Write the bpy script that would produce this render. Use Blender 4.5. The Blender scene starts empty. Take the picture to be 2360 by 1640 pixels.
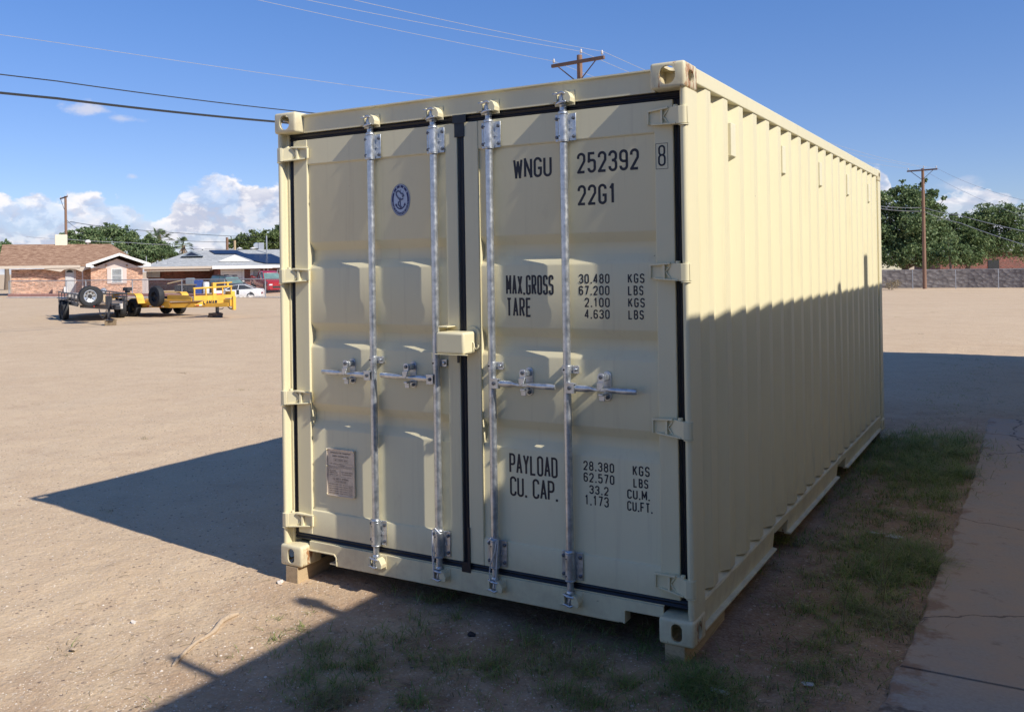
import bpy, bmesh, math, random
from mathutils import Vector, Matrix, noise

random.seed(7)
SC = bpy.context.scene
COL = SC.collection
R = math.radians
PI = math.pi

# ------------------------------------------------------------------ camera
cam_d = bpy.data.cameras.new("camera")
cam = bpy.data.objects.new("camera", cam_d)
COL.objects.link(cam)
YAW, PITCH, ROLL = -0.5431, 0.0036, -0.0156
fw = Vector((math.sin(YAW)*math.cos(PITCH), math.cos(YAW)*math.cos(PITCH), math.sin(PITCH)))
rt = fw.cross(Vector((0, 0, 1))).normalized()
up = rt.cross(fw)
r2 = rt*math.cos(ROLL) + up*math.sin(ROLL)
u2 = -rt*math.sin(ROLL) + up*math.cos(ROLL)
mw = Matrix((( r2.x, u2.x, -fw.x, 3.7343), (r2.y, u2.y, -fw.y, -3.9186), (r2.z, u2.z, -fw.z, 1.7901), (0, 0, 0, 1)))
cam.matrix_world = mw
cam_d.sensor_width = 36.0
cam_d.lens = 2113.4*36/2360
cam_d.shift_x = (1180-1104.34)/2360
cam_d.shift_y = (603.66-820)/2360
cam_d.clip_start = 0.05
cam_d.clip_end = 3000
SC.camera = cam
SC.render.resolution_x = 1024
SC.render.resolution_y = 711

# ------------------------------------------------------------------ light
SUNV = Vector((1.0, -0.145, 0.857)).normalized()
elev = math.asin(SUNV.z)
sun_az = math.atan2(SUNV.x, SUNV.y)          # clockwise from +Y
sd = bpy.data.lights.new("sun", 'SUN')
sun = bpy.data.objects.new("sun", sd)
COL.objects.link(sun)
sd.energy = 4.3
sd.angle = R(0.55)
sd.color = (1.0, 0.94, 0.84)
sun.rotation_euler = (-SUNV).to_track_quat('-Z', 'Y').to_euler()
sun.location = (30, -5, 30)

SC.view_settings.view_transform = 'Standard'
SC.view_settings.look = 'None'
SC.view_settings.gamma = 1
SC.view_settings.exposure = 0.32

CAMX, CAMY, CAMZ = 3.7343, -3.9186, 1.7901
FX, FY = -0.51677, 0.85612
RX, RY = 0.85612, 0.51677
FOC = 2113.4
def hz(u): return 628.5 - u*0.01559
def at(u, d):
    l = (u-1104.3)/FOC*d
    return (CAMX+FX*d+RX*l, CAMY+FY*d+RY*l)
def zof(u, v, d): return CAMZ + (hz(u)-v)*d/FOC
def azel(u, v):
    x = (u-1104.3)/FOC
    return (math.degrees(YAW+math.atan(x)), math.degrees(math.atan((hz(u)-v)/FOC/math.sqrt(1+x*x))))

# ------------------------------------------------------------------ world: Nishita sky plus procedural clouds
W = bpy.data.worlds.new("World")
SC.world = W
W.use_nodes = True
nt = W.node_tree
for n in list(nt.nodes): nt.nodes.remove(n)
def wn(t, **k):
    n = nt.nodes.new(t)
    for a, b in k.items(): setattr(n, a, b)
    return n
def wl(a, b): nt.links.new(a, b)
def wmath(op, a, b=None, c=None, clamp=False):
    n = wn('ShaderNodeMath', operation=op); n.use_clamp = clamp
    for i, s in enumerate((a, b, c)):
        if s is None: continue
        if isinstance(s, (int, float)): n.inputs[i].default_value = s
        else: wl(s, n.inputs[i])
    return n.outputs[0]
sky = wn('ShaderNodeTexSky', sky_type='NISHITA', sun_disc=False)
sky.sun_elevation = elev
sky.sun_rotation = sun_az
sky.altitude = 1200
sky.air_density = 1.0
sky.dust_density = 0.4
sky.ozone_density = 2.2
tc = wn('ShaderNodeTexCoord')
sep = wn('ShaderNodeSeparateXYZ'); wl(tc.outputs['Generated'], sep.inputs[0])
az = wmath('MULTIPLY', wmath('ARCTAN2', sep.outputs[0], sep.outputs[1]), 180/PI)
el = wmath('MULTIPLY', wmath('ARCSINE', sep.outputs[2]), 180/PI)
prof = [(-40, 470), (40, 452), (100, 448), (138, 446), (175, 446), (225, 452), (250, 474), (275, 462), (300, 466), (325, 492), (360, 490), (395, 478),
        (408, 446), (440, 428), (480, 410), (520, 406), (560, 408), (600, 419), (660, 418), (760, 450), (1000, 480), (1400, 470),
        (1900, 470), (1985, 400), (2005, 384), (2030, 386), (2052, 410), (2070, 470), (2120, 500), (2160, 452), (2190, 440), (2240, 436), (2320, 450), (2420, 480)]
A0, A1, E1 = -62.0, 6.0, 8.0
fc = wn('ShaderNodeFloatCurve')
cv = fc.mapping.curves[0]
pts = sorted([((azel(u, 0)[0]-A0)/(A1-A0), azel(u, v)[1]/E1) for u, v in prof])
while len(cv.points) < len(pts): cv.points.new(0.5, 0.5)
for p_, (a_, b_) in zip(cv.points, pts):
    p_.location = (a_, b_); p_.handle_type = 'AUTO_CLAMPED'
fc.mapping.use_clip = False
fc.mapping.update()
wl(wmath('DIVIDE', wmath('SUBTRACT', az, A0), A1-A0), fc.inputs['Value'])
ptop = wmath('MULTIPLY', fc.outputs[0], E1)
cmb = wn('ShaderNodeCombineXYZ'); wl(az, cmb.inputs[0]); wl(wmath('MULTIPLY', el, 1.5), cmb.inputs[1])
def wnoise(scale, detail, rough, off=0.0, dist=0.0):
    n = wn('ShaderNodeTexNoise'); n.inputs['Scale'].default_value = scale
    n.inputs['Detail'].default_value = detail; n.inputs['Roughness'].default_value = rough
    n.inputs['Distortion'].default_value = dist
    m = wn('ShaderNodeVectorMath', operation='ADD'); wl(cmb.outputs[0], m.inputs[0]); m.inputs[1].default_value = (off, off*.7, off*.3)
    wl(m.outputs[0], n.inputs['Vector']); return n.outputs['Fac']
n1 = wnoise(0.55, 9, 0.56)
n2 = wnoise(0.45, 7, 0.6, 11.3, .4)
bil = wnoise(0.9, 7, 0.55, 5.1, .2)
edge = wmath('ADD', wmath('SUBTRACT', ptop, el), wmath('MULTIPLY', wmath('SUBTRACT', n1, 0.5), 3.0))
def sstep(x, a, b):
    m = wn('ShaderNodeMapRange', interpolation_type='SMOOTHSTEP')
    wl(x, m.inputs[0]); m.inputs[1].default_value = a; m.inputs[2].default_value = b
    return m.outputs[0]
dens = sstep(edge, -0.05, 0.32)
# shading: bright at the upper billows, lavender-grey further below
lum = wmath('ADD', wmath('MULTIPLY', sstep(edge, 1.6, 0.15), 0.42), wmath('MULTIPLY', sstep(bil, 0.44, 0.58), 0.55))
lum = wmath('ADD', lum, wmath('MULTIPLY', sstep(n2, 0.4, 0.65), 0.22), clamp=True)
ccol = wn('ShaderNodeMix', data_type='RGBA')
ccol.inputs['A'].default_value = (2.9, 3.15, 4.15, 1)
ccol.inputs['B'].default_value = (6.3, 6.1, 6.2, 1)
wl(lum, ccol.inputs['Factor'])
dens = wmath('MULTIPLY', dens, wmath('ADD', 0.42, wmath('MULTIPLY', sstep(n2, 0.36, 0.60), 0.52)))
# two small separate clouds (and nothing else up high)
def puff(u, v, ru, rv, s):
    a, e = azel(u, v)
    da = wmath('DIVIDE', wmath('SUBTRACT', az, a), ru/FOC*57.3*.86)
    de = wmath('DIVIDE', wmath('SUBTRACT', el, e), rv/FOC*57.3*.9)
    rr = wmath('SQRT', wmath('ADD', wmath('MULTIPLY', da, da), wmath('MULTIPLY', de, de)))
    x = wmath('ADD', wmath('SUBTRACT', 1.0, rr), wmath('MULTIPLY', wmath('SUBTRACT', n1, 0.5), 2.6))
    return wmath('MULTIPLY', sstep(x, 0.1, 0.9), s)
pf = wmath('MAXIMUM', puff(205, 252, 78, 26, 0.8), puff(288, 274, 60, 13, 0.55))
pf = wmath('MAXIMUM', pf, puff(309, 407, 20, 9, 0.5))
pf = wmath('MAXIMUM', pf, puff(2210, 428, 70, 24, 0.35))
tint = wn('ShaderNodeMix', data_type='RGBA', blend_type='MULTIPLY'); tint.inputs['Factor'].default_value = 1
wl(sky.outputs[0], tint.inputs['A'])
tcol = wn('ShaderNodeMix', data_type='RGBA'); tcol.inputs['A'].default_value = (.52, .56, .74, 1); tcol.inputs['B'].default_value = (.45, .66, .95, 1)
tf = wn('ShaderNodeMapRange', interpolation_type='SMOOTHSTEP'); wl(el, tf.inputs[0]); tf.inputs[1].default_value = 2; tf.inputs[2].default_value = 24
wl(tf.outputs[0], tcol.inputs['Factor']); wl(tcol.outputs['Result'], tint.inputs['B'])
m1 = wn('ShaderNodeMix', data_type='RGBA'); wl(tint.outputs['Result'], m1.inputs['A'])
m1.inputs['B'].default_value = (4.4, 4.5, 5.2, 1); wl(pf, m1.inputs['Factor'])
m2 = wn('ShaderNodeMix', data_type='RGBA'); wl(m1.outputs['Result'], m2.inputs['A'])
wl(ccol.outputs['Result'], m2.inputs['B']); wl(dens, m2.inputs['Factor'])
bg = wn('ShaderNodeBackground'); bg.inputs['Strength'].default_value = 0.132
wl(m2.outputs['Result'], bg.inputs['Color'])
wo = wn('ShaderNodeOutputWorld'); wl(bg.outputs[0], wo.inputs['Surface'])

# ------------------------------------------------------------------ materials
def new_mat(name):
    m = bpy.data.materials.new(name); m.use_nodes = True
    return m, m.node_tree, m.node_tree.nodes['Principled BSDF']
def vmap(nt, scale=(1, 1, 1), coord='Object'):
    t = nt.nodes.new('ShaderNodeTexCoord'); mp = nt.nodes.new('ShaderNodeMapping')
    mp.inputs['Scale'].default_value = scale
    nt.links.new(t.outputs[coord], mp.inputs['Vector']); return mp.outputs[0]
def tnoise(nt, vec, scale, detail=4, rough=.55, dist=0):
    n = nt.nodes.new('ShaderNodeTexNoise'); n.inputs['Scale'].default_value = scale
    n.inputs['Detail'].default_value = detail; n.inputs['Roughness'].default_value = rough
    n.inputs['Distortion'].default_value = dist
    nt.links.new(vec, n.inputs['Vector']); return n.outputs['Fac']
def ramp(nt, fac, stops):
    r = nt.nodes.new('ShaderNodeValToRGB'); e = r.color_ramp.elements
    while len(e) < len(stops): e.new(0.5)
    for i, (p, c) in enumerate(stops):
        e[i].position = p; e[i].color = (*c, 1) if len(c) == 3 else c
    nt.links.new(fac, r.inputs[0]); return r.outputs[0]
def mixc(nt, fac, a, b, blend='MIX'):
    m = nt.nodes.new('ShaderNodeMix'); m.data_type = 'RGBA'; m.blend_type = blend
    for k, s in (('Factor', fac), ('A', a), ('B', b)):
        if isinstance(s, (int, float)): m.inputs[k].default_value = s
        elif isinstance(s, tuple): m.inputs[k].default_value = (*s, 1)
        else: nt.links.new(s, m.inputs[k])
    return m.outputs['Result']
def tmath(nt, op, a, b=0.0, clamp=False):
    n = nt.nodes.new('ShaderNodeMath'); n.operation = op; n.use_clamp = clamp
    for i, s in enumerate((a, b)):
        if isinstance(s, (int, float)): n.inputs[i].default_value = s
        else: nt.links.new(s, n.inputs[i])
    return n.outputs[0]
def mrange(nt, x, a, b, c=0.0, d=1.0):
    m = nt.nodes.new('ShaderNodeMapRange'); nt.links.new(x, m.inputs[0])
    for i, q in enumerate((a, b, c, d)): m.inputs[i+1].default_value = q
    return m.outputs[0]
def bump(nt, p, h, strength=.3, dist=.01, prev=None):
    b = nt.nodes.new('ShaderNodeBump'); b.inputs['Strength'].default_value = strength
    b.inputs['Distance'].default_value = dist
    nt.links.new(h, b.inputs['Height'])
    if prev is not None: nt.links.new(prev, b.inputs['Normal'])
    nt.links.new(b.outputs[0], p.inputs['Normal']); return b.outputs[0]

def simple(name, col, rough=.5, metal=0.0, var=.12, scale=6.0, bmp=0.0, bscale=60.0, spec=None):
    m, nt, p = new_mat(name)
    v = vmap(nt)
    f = tnoise(nt, v, scale, 5, .6)
    a = tuple(c*(1-var) for c in col); b = tuple(min(1, c*(1+var)) for c in col)
    nt.links.new(ramp(nt, f, [(.3, a), (.7, b)]), p.inputs['Base Color'])
    p.inputs['Roughness'].default_value = rough; p.inputs['Metallic'].default_value = metal
    if spec is not None: p.inputs['Specular IOR Level'].default_value = spec
    if bmp: bump(nt, p, tnoise(nt, v, bscale, 3), bmp, .004)
    return m

CREAM = (0.765, 0.69, 0.455)
def paint_mat(name, streak=.6, rust=0.0, edge_wear=0.0):
    m, nt, p = new_mat(name)
    v = vmap(nt)
    big = tnoise(nt, v, 1.3, 4, .6)
    c = ramp(nt, big, [(.3, tuple(x*.965 for x in CREAM)), (.7, CREAM)])
    vs = vmap(nt, (16, 16, .5))
    st = tnoise(nt, vs, 1.6, 5, .7)
    c = mixc(nt, mrange(nt, st, .56, .80, 0, streak), c, (.58, .50, .33))
    grime = tnoise(nt, vmap(nt, (3, 3, 1.2)), 2.2, 6, .72)
    c = mixc(nt, mrange(nt, grime, .60, .80, 0, .30), c, (.52, .42, .27))
    sz = nt.nodes.new('ShaderNodeSeparateXYZ'); nt.links.new(v, sz.inputs[0])
    low = tmath(nt, 'MULTIPLY', mrange(nt, sz.outputs[2], .34, .02), mrange(nt, tnoise(nt, v, 7, 6, .7), .40, .65))
    c = mixc(nt, tmath(nt, 'MULTIPLY', low, .45), c, (.40, .29, .19))
    # small chips and scuffs
    sp = tnoise(nt, v, 24, 3, .5)
    c = mixc(nt, mrange(nt, sp, .775, .785, 0, .7), c, (.30, .24, .15))
    if rust:
        vr = vmap(nt, (26, 26, 7))
        rn = tnoise(nt, vr, 1.5, 6, .68, .6)
        sx = nt.nodes.new('ShaderNodeSeparateXYZ'); nt.links.new(vmap(nt), sx.inputs[0])
        side = mrange(nt, sx.outputs[0], .150, .160, .0, 1.0)     # the outer face weathers most
        thr = tmath(nt, 'ADD', rn, tmath(nt, 'MULTIPLY', side, .13))
        c = mixc(nt, mrange(nt, thr, .66-rust*.06, .73-rust*.06, 0, .9), c, (.36, .15, .055))
        c = mixc(nt, mrange(nt, tnoise(nt, vr, 2.6, 5, .6), .70, .74, 0, .7), c, (.12, .06, .04))
    nt.links.new(c, p.inputs['Base Color'])
    p.inputs['Roughness'].default_value = .42
    p.inputs['Specular IOR Level'].default_value = .35
    b0 = bump(nt, p, tnoise(nt, v, 220, 2, .5), .10, .001)
    bump(nt, p, tnoise(nt, v, 5, 2, .5), .18, .006, b0)
    return m
M = {}
M['paint'] = paint_mat('cream_paint', .5)
M['paint_streaky'] = paint_mat('cream_paint_streaked', .75)
M['paint_rusty'] = paint_mat('cream_paint_rusty', .8, 1.0)
M['paint_scuffed'] = paint_mat('cream_paint_scuffed', .8, .12)
def galv():
    m, nt, p = new_mat('galvanised_steel')
    v = vmap(nt)
    vo = nt.nodes.new('ShaderNodeTexVoronoi'); vo.inputs['Scale'].default_value = 90
    nt.links.new(v, vo.inputs['Vector'])
    f = tnoise(nt, v, 30, 4, .6)
    c = ramp(nt, f, [(.32, (.36, .39, .42)), (.66, (.68, .70, .72))])
    c = mixc(nt, .2, c, mixc(nt, vo.outputs['Color'], (.4, .43, .46), (.72, .74, .75)))
    nt.links.new(c, p.inputs['Base Color'])
    p.inputs['Metallic'].default_value = .85
    nt.links.new(mrange(nt, f, .3, .7, .28, .48), p.inputs['Roughness'])
    bump(nt, p, f, .15, .002)
    return m
M['galv'] = galv()
M['vent'] = simple('cream_vent_plastic', (.785, .725, .51), .45, 0, .03)
M['bolt'] = simple('dull_bolt_steel', (.16, .17, .19), .45, .8)
M['rubber'] = simple('black_rubber_gasket', (.010, .012, .019), .38, 0, .2, 20)
M['ink'] = simple('navy_lettering', (.012, .013, .022), .5, 0, .05)
M['emb_w'] = simple('emblem_white', (.52, .58, .68), .4, 0, .05)
M['serpent'] = simple('emblem_grey_blue', (.10, .12, .20), .4)
M['emb_b'] = simple('emblem_navy', (.010, .018, .115), .4, 0, .05)
M['plate'] = simple('data_plate_metal', (.66, .565, .45), .45, .1, .08, 30)
M['plate_ink'] = simple('data_plate_print', (.26, .20, .155), .5)
M['hole'] = simple('dark_underside', (.03, .027, .024), .8)
M['cable'] = simple('white_seal_cable', (.7, .72, .74), .35, .3)
def wood(name, c1, c2, sc=(2, 2, 30), axis_scale=1.5):
    m, nt, p = new_mat(name)
    v = vmap(nt, sc)
    f = tnoise(nt, v, axis_scale, 6, .65, .8)
    nt.links.new(ramp(nt, f, [(.25, c1), (.55, c2), (.8, tuple(x*.8 for x in c1))]), p.inputs['Base Color'])
    p.inputs['Roughness'].default_value = .8
    bump(nt, p, f, .3, .004)
    return m
M['lumber'] = wood('sawn_lumber', (.33, .23, .13), (.52, .39, .23), (30, 2, 30), 1.4)
M['pole'] = wood('weathered_pole_wood', (.13, .07, .045), (.27, .155, .10), (10, 10, .6), 2)
M['pole_dark'] = wood('dark_pole_wood', (.07, .042, .03), (.14, .085, .06), (10, 10, .6), 2)
M['crossarm'] = wood('crossarm_wood', (.10, .062, .045), (.19, .12, .09), (2, 8, 8), 2)
M['insul'] = simple('porcelain_insulator', (.55, .50, .46), .25)
M['wire_light'] = simple('aluminium_wire', (.55, .56, .58), .4, .5)
M['wire_dark'] = simple('black_cable', (.03, .033, .035), .5)
M['driftwood'] = wood('dry_branch_bark', (.27, .20, .14), (.50, .39, .28), (12, 12, 12), 2)
M['concrete'] = None

def brick_mat(name, c1, c2, mortar, scale=1.0):
    m, nt, p = new_mat(name)
    t = nt.nodes.new('ShaderNodeTexCoord')
    mp = nt.nodes.new('ShaderNodeMapping'); mp.inputs['Rotation'].default_value = (R(90), 0, 0)
    nt.links.new(t.outputs['Object'], mp.inputs['Vector'])
    b = nt.nodes.new('ShaderNodeTexBrick')
    nt.links.new(mp.outputs[0], b.inputs['Vector'])
    b.inputs['Scale'].default_value = scale
    b.inputs['Brick Width'].default_value = .26; b.inputs['Row Height'].default_value = .085
    b.inputs['Mortar Size'].default_value = .012
    b.inputs['Bias'].default_value = -.1
    b.inputs['Color1'].default_value = (*c1, 1); b.inputs['Color2'].default_value = (*c2, 1); b.inputs['Mortar'].default_value = (*mortar, 1)
    v = vmap(nt, (.7, 1, 3.2)); f = tnoise(nt, v, 2.0, 4, .8)
    c = mixc(nt, mrange(nt, f, .49, .56, 0, .9), b.outputs['Color'], tuple(min(.8, x*1.45) for x in c2))
    f2 = tnoise(nt, vmap(nt, (1.3, 1, 7)), 2.9, 3, .7)
    c = mixc(nt, mrange(nt, f2, .53, .58, 0, .85), c, tuple(x*.5 for x in c1))
    nt.links.new(c, p.inputs['Base Color']); p.inputs['Roughness'].default_value = .9
    return m
M['brick_tan'] = brick_mat('tan_brick', (.42, .20, .12), (.55, .33, .22), (.55, .45, .36))
M['brick_red'] = brick_mat('red_brick', (.16, .055, .045), (.22, .085, .065), (.24, .17, .14))
def shingle(name, c1, c2, c3):
    m, nt, p = new_mat(name)
    v = vmap(nt, (1.2, 5, 5)); f = tnoise(nt, v, 1.6, 5, .8)
    nt.links.new(ramp(nt, f, [(.40, c1), (.5, c2), (.60, c3)]), p.inputs['Base Color'])
    p.inputs['Roughness'].default_value = .95
    return m
M['shingle_brown'] = shingle('brown_shingles', (.19, .10, .06), (.27, .16, .10), (.42, .27, .18))
M['shingle_grey'] = shingle('grey_shingles', (.26, .27, .27), (.36, .37, .37), (.50, .51, .50))
M['white'] = simple('white_trim', (.80, .78, .74), .5, 0, .05)
M['white_wall'] = simple('pale_pink_stucco', (.62, .53, .48), .85, 0, .05)
M['tan_trim'] = simple('cream_trim', (.55, .47, .38), .6, 0, .05)
M['soffit'] = simple('grey_soffit', (.30, .27, .26), .8)
M['door_white'] = simple('pale_grey_door', (.55, .56, .56), .5, 0, .04)
M['glass_dark'] = simple('dark_window_glass', (.03, .035, .04), .08, 0, .1)
M['glass_green'] = simple('windscreen_glass', (.16, .26, .24), .08, 0, .3, 1.2)
M['glass_pane'] = simple('house_window_glass', (.22, .25, .26), .12, 0, .4, 4)
M['bars'] = simple('white_window_bars', (.7, .7, .7), .5)
M['cooler'] = simple('cream_cooler_metal', (.74, .68, .52), .5, 0, .05)
M['metal_grey'] = simple('grey_sheet_metal', (.42, .44, .46), .4, .4)
M['solar'] = simple('solar_panel_glass', (.012, .020, .048), .25, 0, .2, 2)
M['louver'] = simple('blue_grey_siding', (.20, .24, .28), .7)
M['chain'] = simple('chainlink_steel', (.42, .43, .44), .4, .55)
M['tyre'] = simple('tyre_rubber', (.022, .023, .025), .75, 0, .3, 12, .3, 80)
M['rim_black'] = simple('black_rim', (.012, .012, .014), .35)
M['rim_silver'] = simple('silver_rim', (.62, .63, .62), .3, .7)
M['yellow'] = simple('yellow_trailer_paint', (.80, .45, .06), .45, 0, .14, 3)
M['black_paint'] = simple('black_trailer_paint', (.028, .028, .032), .45, 0, .3, 5)
M['deck'] = wood('trailer_deck_boards', (.16, .12, .09), (.28, .22, .17), (1, 18, 1), 1.5)
M['red_refl'] = simple('red_reflector', (.45, .04, .03), .3)
M['white_refl'] = simple('white_reflector', (.75, .74, .72), .3)
M['old_block'] = simple('old_brown_block', (.10, .075, .06), .9, 0, .3, 10, .4, 40)
M['tan_block'] = simple('tan_wood_block', (.21, .15, .085), .85, 0, .3, 10, .4, 40)
M['rubble'] = simple('pale_rubble', (.36, .32, .28), .95, 0, .35, 6, .5, 30)
M['car_white'] = simple('white_car_paint', (.80, .80, .79), .25, 0, .02)
M['car_grey'] = simple('grey_car_paint', (.085, .08, .078), .3, .3, .06)
M['car_red'] = simple('red_car_paint', (.46, .012, .022), .25, .1, .06)
M['lamp'] = simple('clear_lamp', (.8, .82, .84), .15)
M['tail'] = simple('red_tail_lamp', (.35, .02, .02), .2)
M['bin_blue'] = simple('blue_bin_plastic', (.02, .07, .30), .5)
M['bin_grey'] = simple('grey_bin_plastic', (.22, .25, .27), .6)
M['bin_white'] = simple('white_drum', (.72, .72, .70), .5)
M['pink_wall'] = simple('pink_concrete', (.46, .25, .20), .9, 0, .12, 3)
M['kerb'] = simple('pale_kerb_stone', (.55, .50, .44), .9, 0, .2, 5, .4, 20)
M['stucco'] = simple('pale_stucco', (.74, .64, .48), .95, 0, .1, 3, .4, 60)
M['scrap'] = simple('white_scrap_paper', (.50, .50, .48), .7)
M['dark_lump'] = simple('dark_clod', (.012, .012, .02), .7, 0, .3, 20, .5, 60)
M['palm_dead'] = simple('dead_palm_fronds', (.30, .21, .12), .9)
def leaf_mat(name, dark, light, yel):
    m, nt, p = new_mat(name)
    g = nt.nodes.new('ShaderNodeNewGeometry')
    v = vmap(nt); f = tnoise(nt, v, .6, 3, .6)
    c = ramp(nt, g.outputs['Random Per Island'], [(0, dark), (.55, light), (1, yel)])
    c = mixc(nt, mrange(nt, f, .35, .65, 0, .55), c, dark)
    nt.links.new(c, p.inputs['Base Color']); p.inputs['Roughness'].default_value = .6; p.inputs['Specular IOR Level'].default_value = .3
    tr = nt.nodes.new('ShaderNodeBsdfTranslucent'); nt.links.new(c, tr.inputs['Color'])
    mx = nt.nodes.new('ShaderNodeMixShader'); mx.inputs[0].default_value = .28
    out = nt.nodes['Material Output']
    nt.links.new(p.outputs[0], mx.inputs[1]); nt.links.new(tr.outputs[0], mx.inputs[2]); nt.links.new(mx.outputs[0], out.inputs[0])
    return m
M['leaf'] = leaf_mat('mulberry_leaves', (.09, .145, .06), (.17, .24, .095), (.32, .37, .17))
M['leaf_dark'] = leaf_mat('pine_needles', (.08, .125, .045), (.15, .20, .065), (.27, .30, .10))
M['leaf_palm'] = leaf_mat('palm_fronds', (.08, .13, .05), (.18, .24, .10), (.36, .36, .18))
M['grass'] = leaf_mat('grass_blades', (.13, .20, .05), (.29, .37, .095), (.50, .47, .20))
M['straw'] = leaf_mat('dry_straw', (.20, .15, .09), (.36, .29, .17), (.50, .42, .27))
M['bark'] = wood('tree_bark', (.10, .07, .05), (.2, .15, .11), (6, 6, 1), 3)

def ground_mat():
    m, nt, p = new_mat('sandy_dirt')
    v = vmap(nt)
    big = tnoise(nt, v, .22, 4, .6)
    mid = tnoise(nt, v, 2.2, 6, .65)
    fine = tnoise(nt, v, 38, 5, .7)
    c = ramp(nt, big, [(.3, (.565, .41, .25)), (.7, (.63, .475, .298))])
    c = mixc(nt, mrange(nt, mid, .38, .68, 0, .55), c, (.48, .335, .21))
    c = mixc(nt, mrange(nt, fine, .35, .75, 0, .5), c, (.66, .53, .40))
    # redder soil by the container and walkway, darkened further to deepen the building's shade
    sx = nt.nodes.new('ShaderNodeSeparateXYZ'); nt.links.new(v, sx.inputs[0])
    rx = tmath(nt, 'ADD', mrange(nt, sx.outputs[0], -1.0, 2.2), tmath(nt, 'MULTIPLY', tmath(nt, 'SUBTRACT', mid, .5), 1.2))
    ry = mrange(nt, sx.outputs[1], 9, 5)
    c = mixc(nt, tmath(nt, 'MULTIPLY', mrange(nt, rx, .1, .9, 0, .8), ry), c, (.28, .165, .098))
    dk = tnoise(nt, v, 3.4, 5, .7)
    c = mixc(nt, tmath(nt, 'MULTIPLY', mrange(nt, dk, .45, .62, 0, .6), tmath(nt, 'MULTIPLY', mrange(nt, sx.outputs[0], .5, 1.3), ry)), c, (.18, .105, .065))  # dark blotches painted in from the shade edge on, to deepen the shade
    # gravel specks: pale and dark stones
    vo = nt.nodes.new('ShaderNodeTexVoronoi'); vo.inputs['Scale'].default_value = 34; nt.links.new(v, vo.inputs['Vector'])
    sel = nt.nodes.new('ShaderNodeSeparateColor'); nt.links.new(vo.outputs['Color'], sel.inputs[0])
    near = tmath(nt, 'LESS_THAN', vo.outputs['Distance'], .30)
    trk = tnoise(nt, vmap(nt, (.45, .9, 1)), .9, 7, .72, 1.2)
    c = mixc(nt, mrange(nt, trk, .50, .66, 0, .30), c, (.42, .295, .18))
    c = mixc(nt, mrange(nt, tnoise(nt, vmap(nt, (.9, .5, 1)), 1.6, 7, .75, .8), .50, .66, 0, .3), c, (.66, .53, .37))
    c = mixc(nt, tmath(nt, 'MULTIPLY', tmath(nt, 'MULTIPLY', near, .6), tmath(nt, 'GREATER_THAN', sel.outputs[0], .88)), c, (.68, .57, .45))
    c = mixc(nt, tmath(nt, 'MULTIPLY', near, tmath(nt, 'LESS_THAN', sel.outputs[1], .10)), c, (.22, .16, .12))
    vo2 = nt.nodes.new('ShaderNodeTexVoronoi'); vo2.inputs['Scale'].default_value = 110; nt.links.new(v, vo2.inputs['Vector'])
    se2 = nt.nodes.new('ShaderNodeSeparateColor'); nt.links.new(vo2.outputs['Color'], se2.inputs[0])
    c = mixc(nt, mrange(nt, se2.outputs[0], .2, 1, 0, .35), c, mixc(nt, se2.outputs[1], (.30, .21, .15), (.66, .53, .42)))
    nt.links.new(c, p.inputs['Base Color'])
    p.inputs['Roughness'].default_value = .95; p.inputs['Specular IOR Level'].default_value = .15
    b = bump(nt, p, tnoise(nt, v, 9, 6, .7), .55, .03)
    b = bump(nt, p, vo.outputs['Distance'], .35, .008, b)
    bump(nt, p, vo2.outputs['Distance'], .5, .004, b)
    return m
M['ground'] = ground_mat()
def concrete_mat():
    m, nt, p = new_mat('dusty_concrete')
    v = vmap(nt)
    mid = tnoise(nt, v, 3.5, 6, .7); fine = tnoise(nt, v, 60, 4, .6)
    c = ramp(nt, fine, [(.3, (.30, .285, .26)), (.7, (.38, .36, .33))])
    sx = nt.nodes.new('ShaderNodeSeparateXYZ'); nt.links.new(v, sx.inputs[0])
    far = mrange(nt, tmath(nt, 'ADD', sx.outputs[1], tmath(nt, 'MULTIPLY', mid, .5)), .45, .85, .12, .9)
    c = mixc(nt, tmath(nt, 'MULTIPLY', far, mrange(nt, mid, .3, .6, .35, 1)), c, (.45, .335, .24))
    ed = tmath(nt, 'ADD', mrange(nt, sx.outputs[0], 3.62, 3.18), tmath(nt, 'MULTIPLY', tmath(nt, 'SUBTRACT', tnoise(nt, v, 5, 6, .7), .5), 2.2))
    c = mixc(nt, mrange(nt, ed, .70, .95, 0, .85), c, (.27, .165, .105))
    vo = nt.nodes.new('ShaderNodeTexVoronoi'); vo.feature = 'DISTANCE_TO_EDGE'; vo.inputs['Scale'].default_value = .55; vo.inputs['Randomness'].default_value = 1
    wv = nt.nodes.new('ShaderNodeVectorMath'); wv.operation = 'ADD'; nt.links.new(v, wv.inputs[0])
    nz = nt.nodes.new('ShaderNodeTexNoise'); nz.inputs['Scale'].default_value = 3; nz.inputs['Detail'].default_value = 5; nt.links.new(v, nz.inputs['Vector'])
    sc_ = nt.nodes.new('ShaderNodeVectorMath'); sc_.operation = 'SCALE'; sc_.inputs['Scale'].default_value = .35; nt.links.new(nz.outputs['Color'], sc_.inputs[0]); nt.links.new(sc_.outputs[0], wv.inputs[1])
    nt.links.new(wv.outputs[0], vo.inputs['Vector'])
    c = mixc(nt, mrange(nt, vo.outputs['Distance'], .006, .002, 0, .8), c, (.10, .075, .06))
    c = mixc(nt, mrange(nt, tnoise(nt, v, 11, 5, .7), .60, .70, 0, .5), c, (.17, .14, .12))
    nt.links.new(c, p.inputs['Base Color']); p.inputs['Roughness'].default_value = .9
    bump(nt, p, fine, .3, .004)
    return m
M['concrete'] = concrete_mat()
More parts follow.
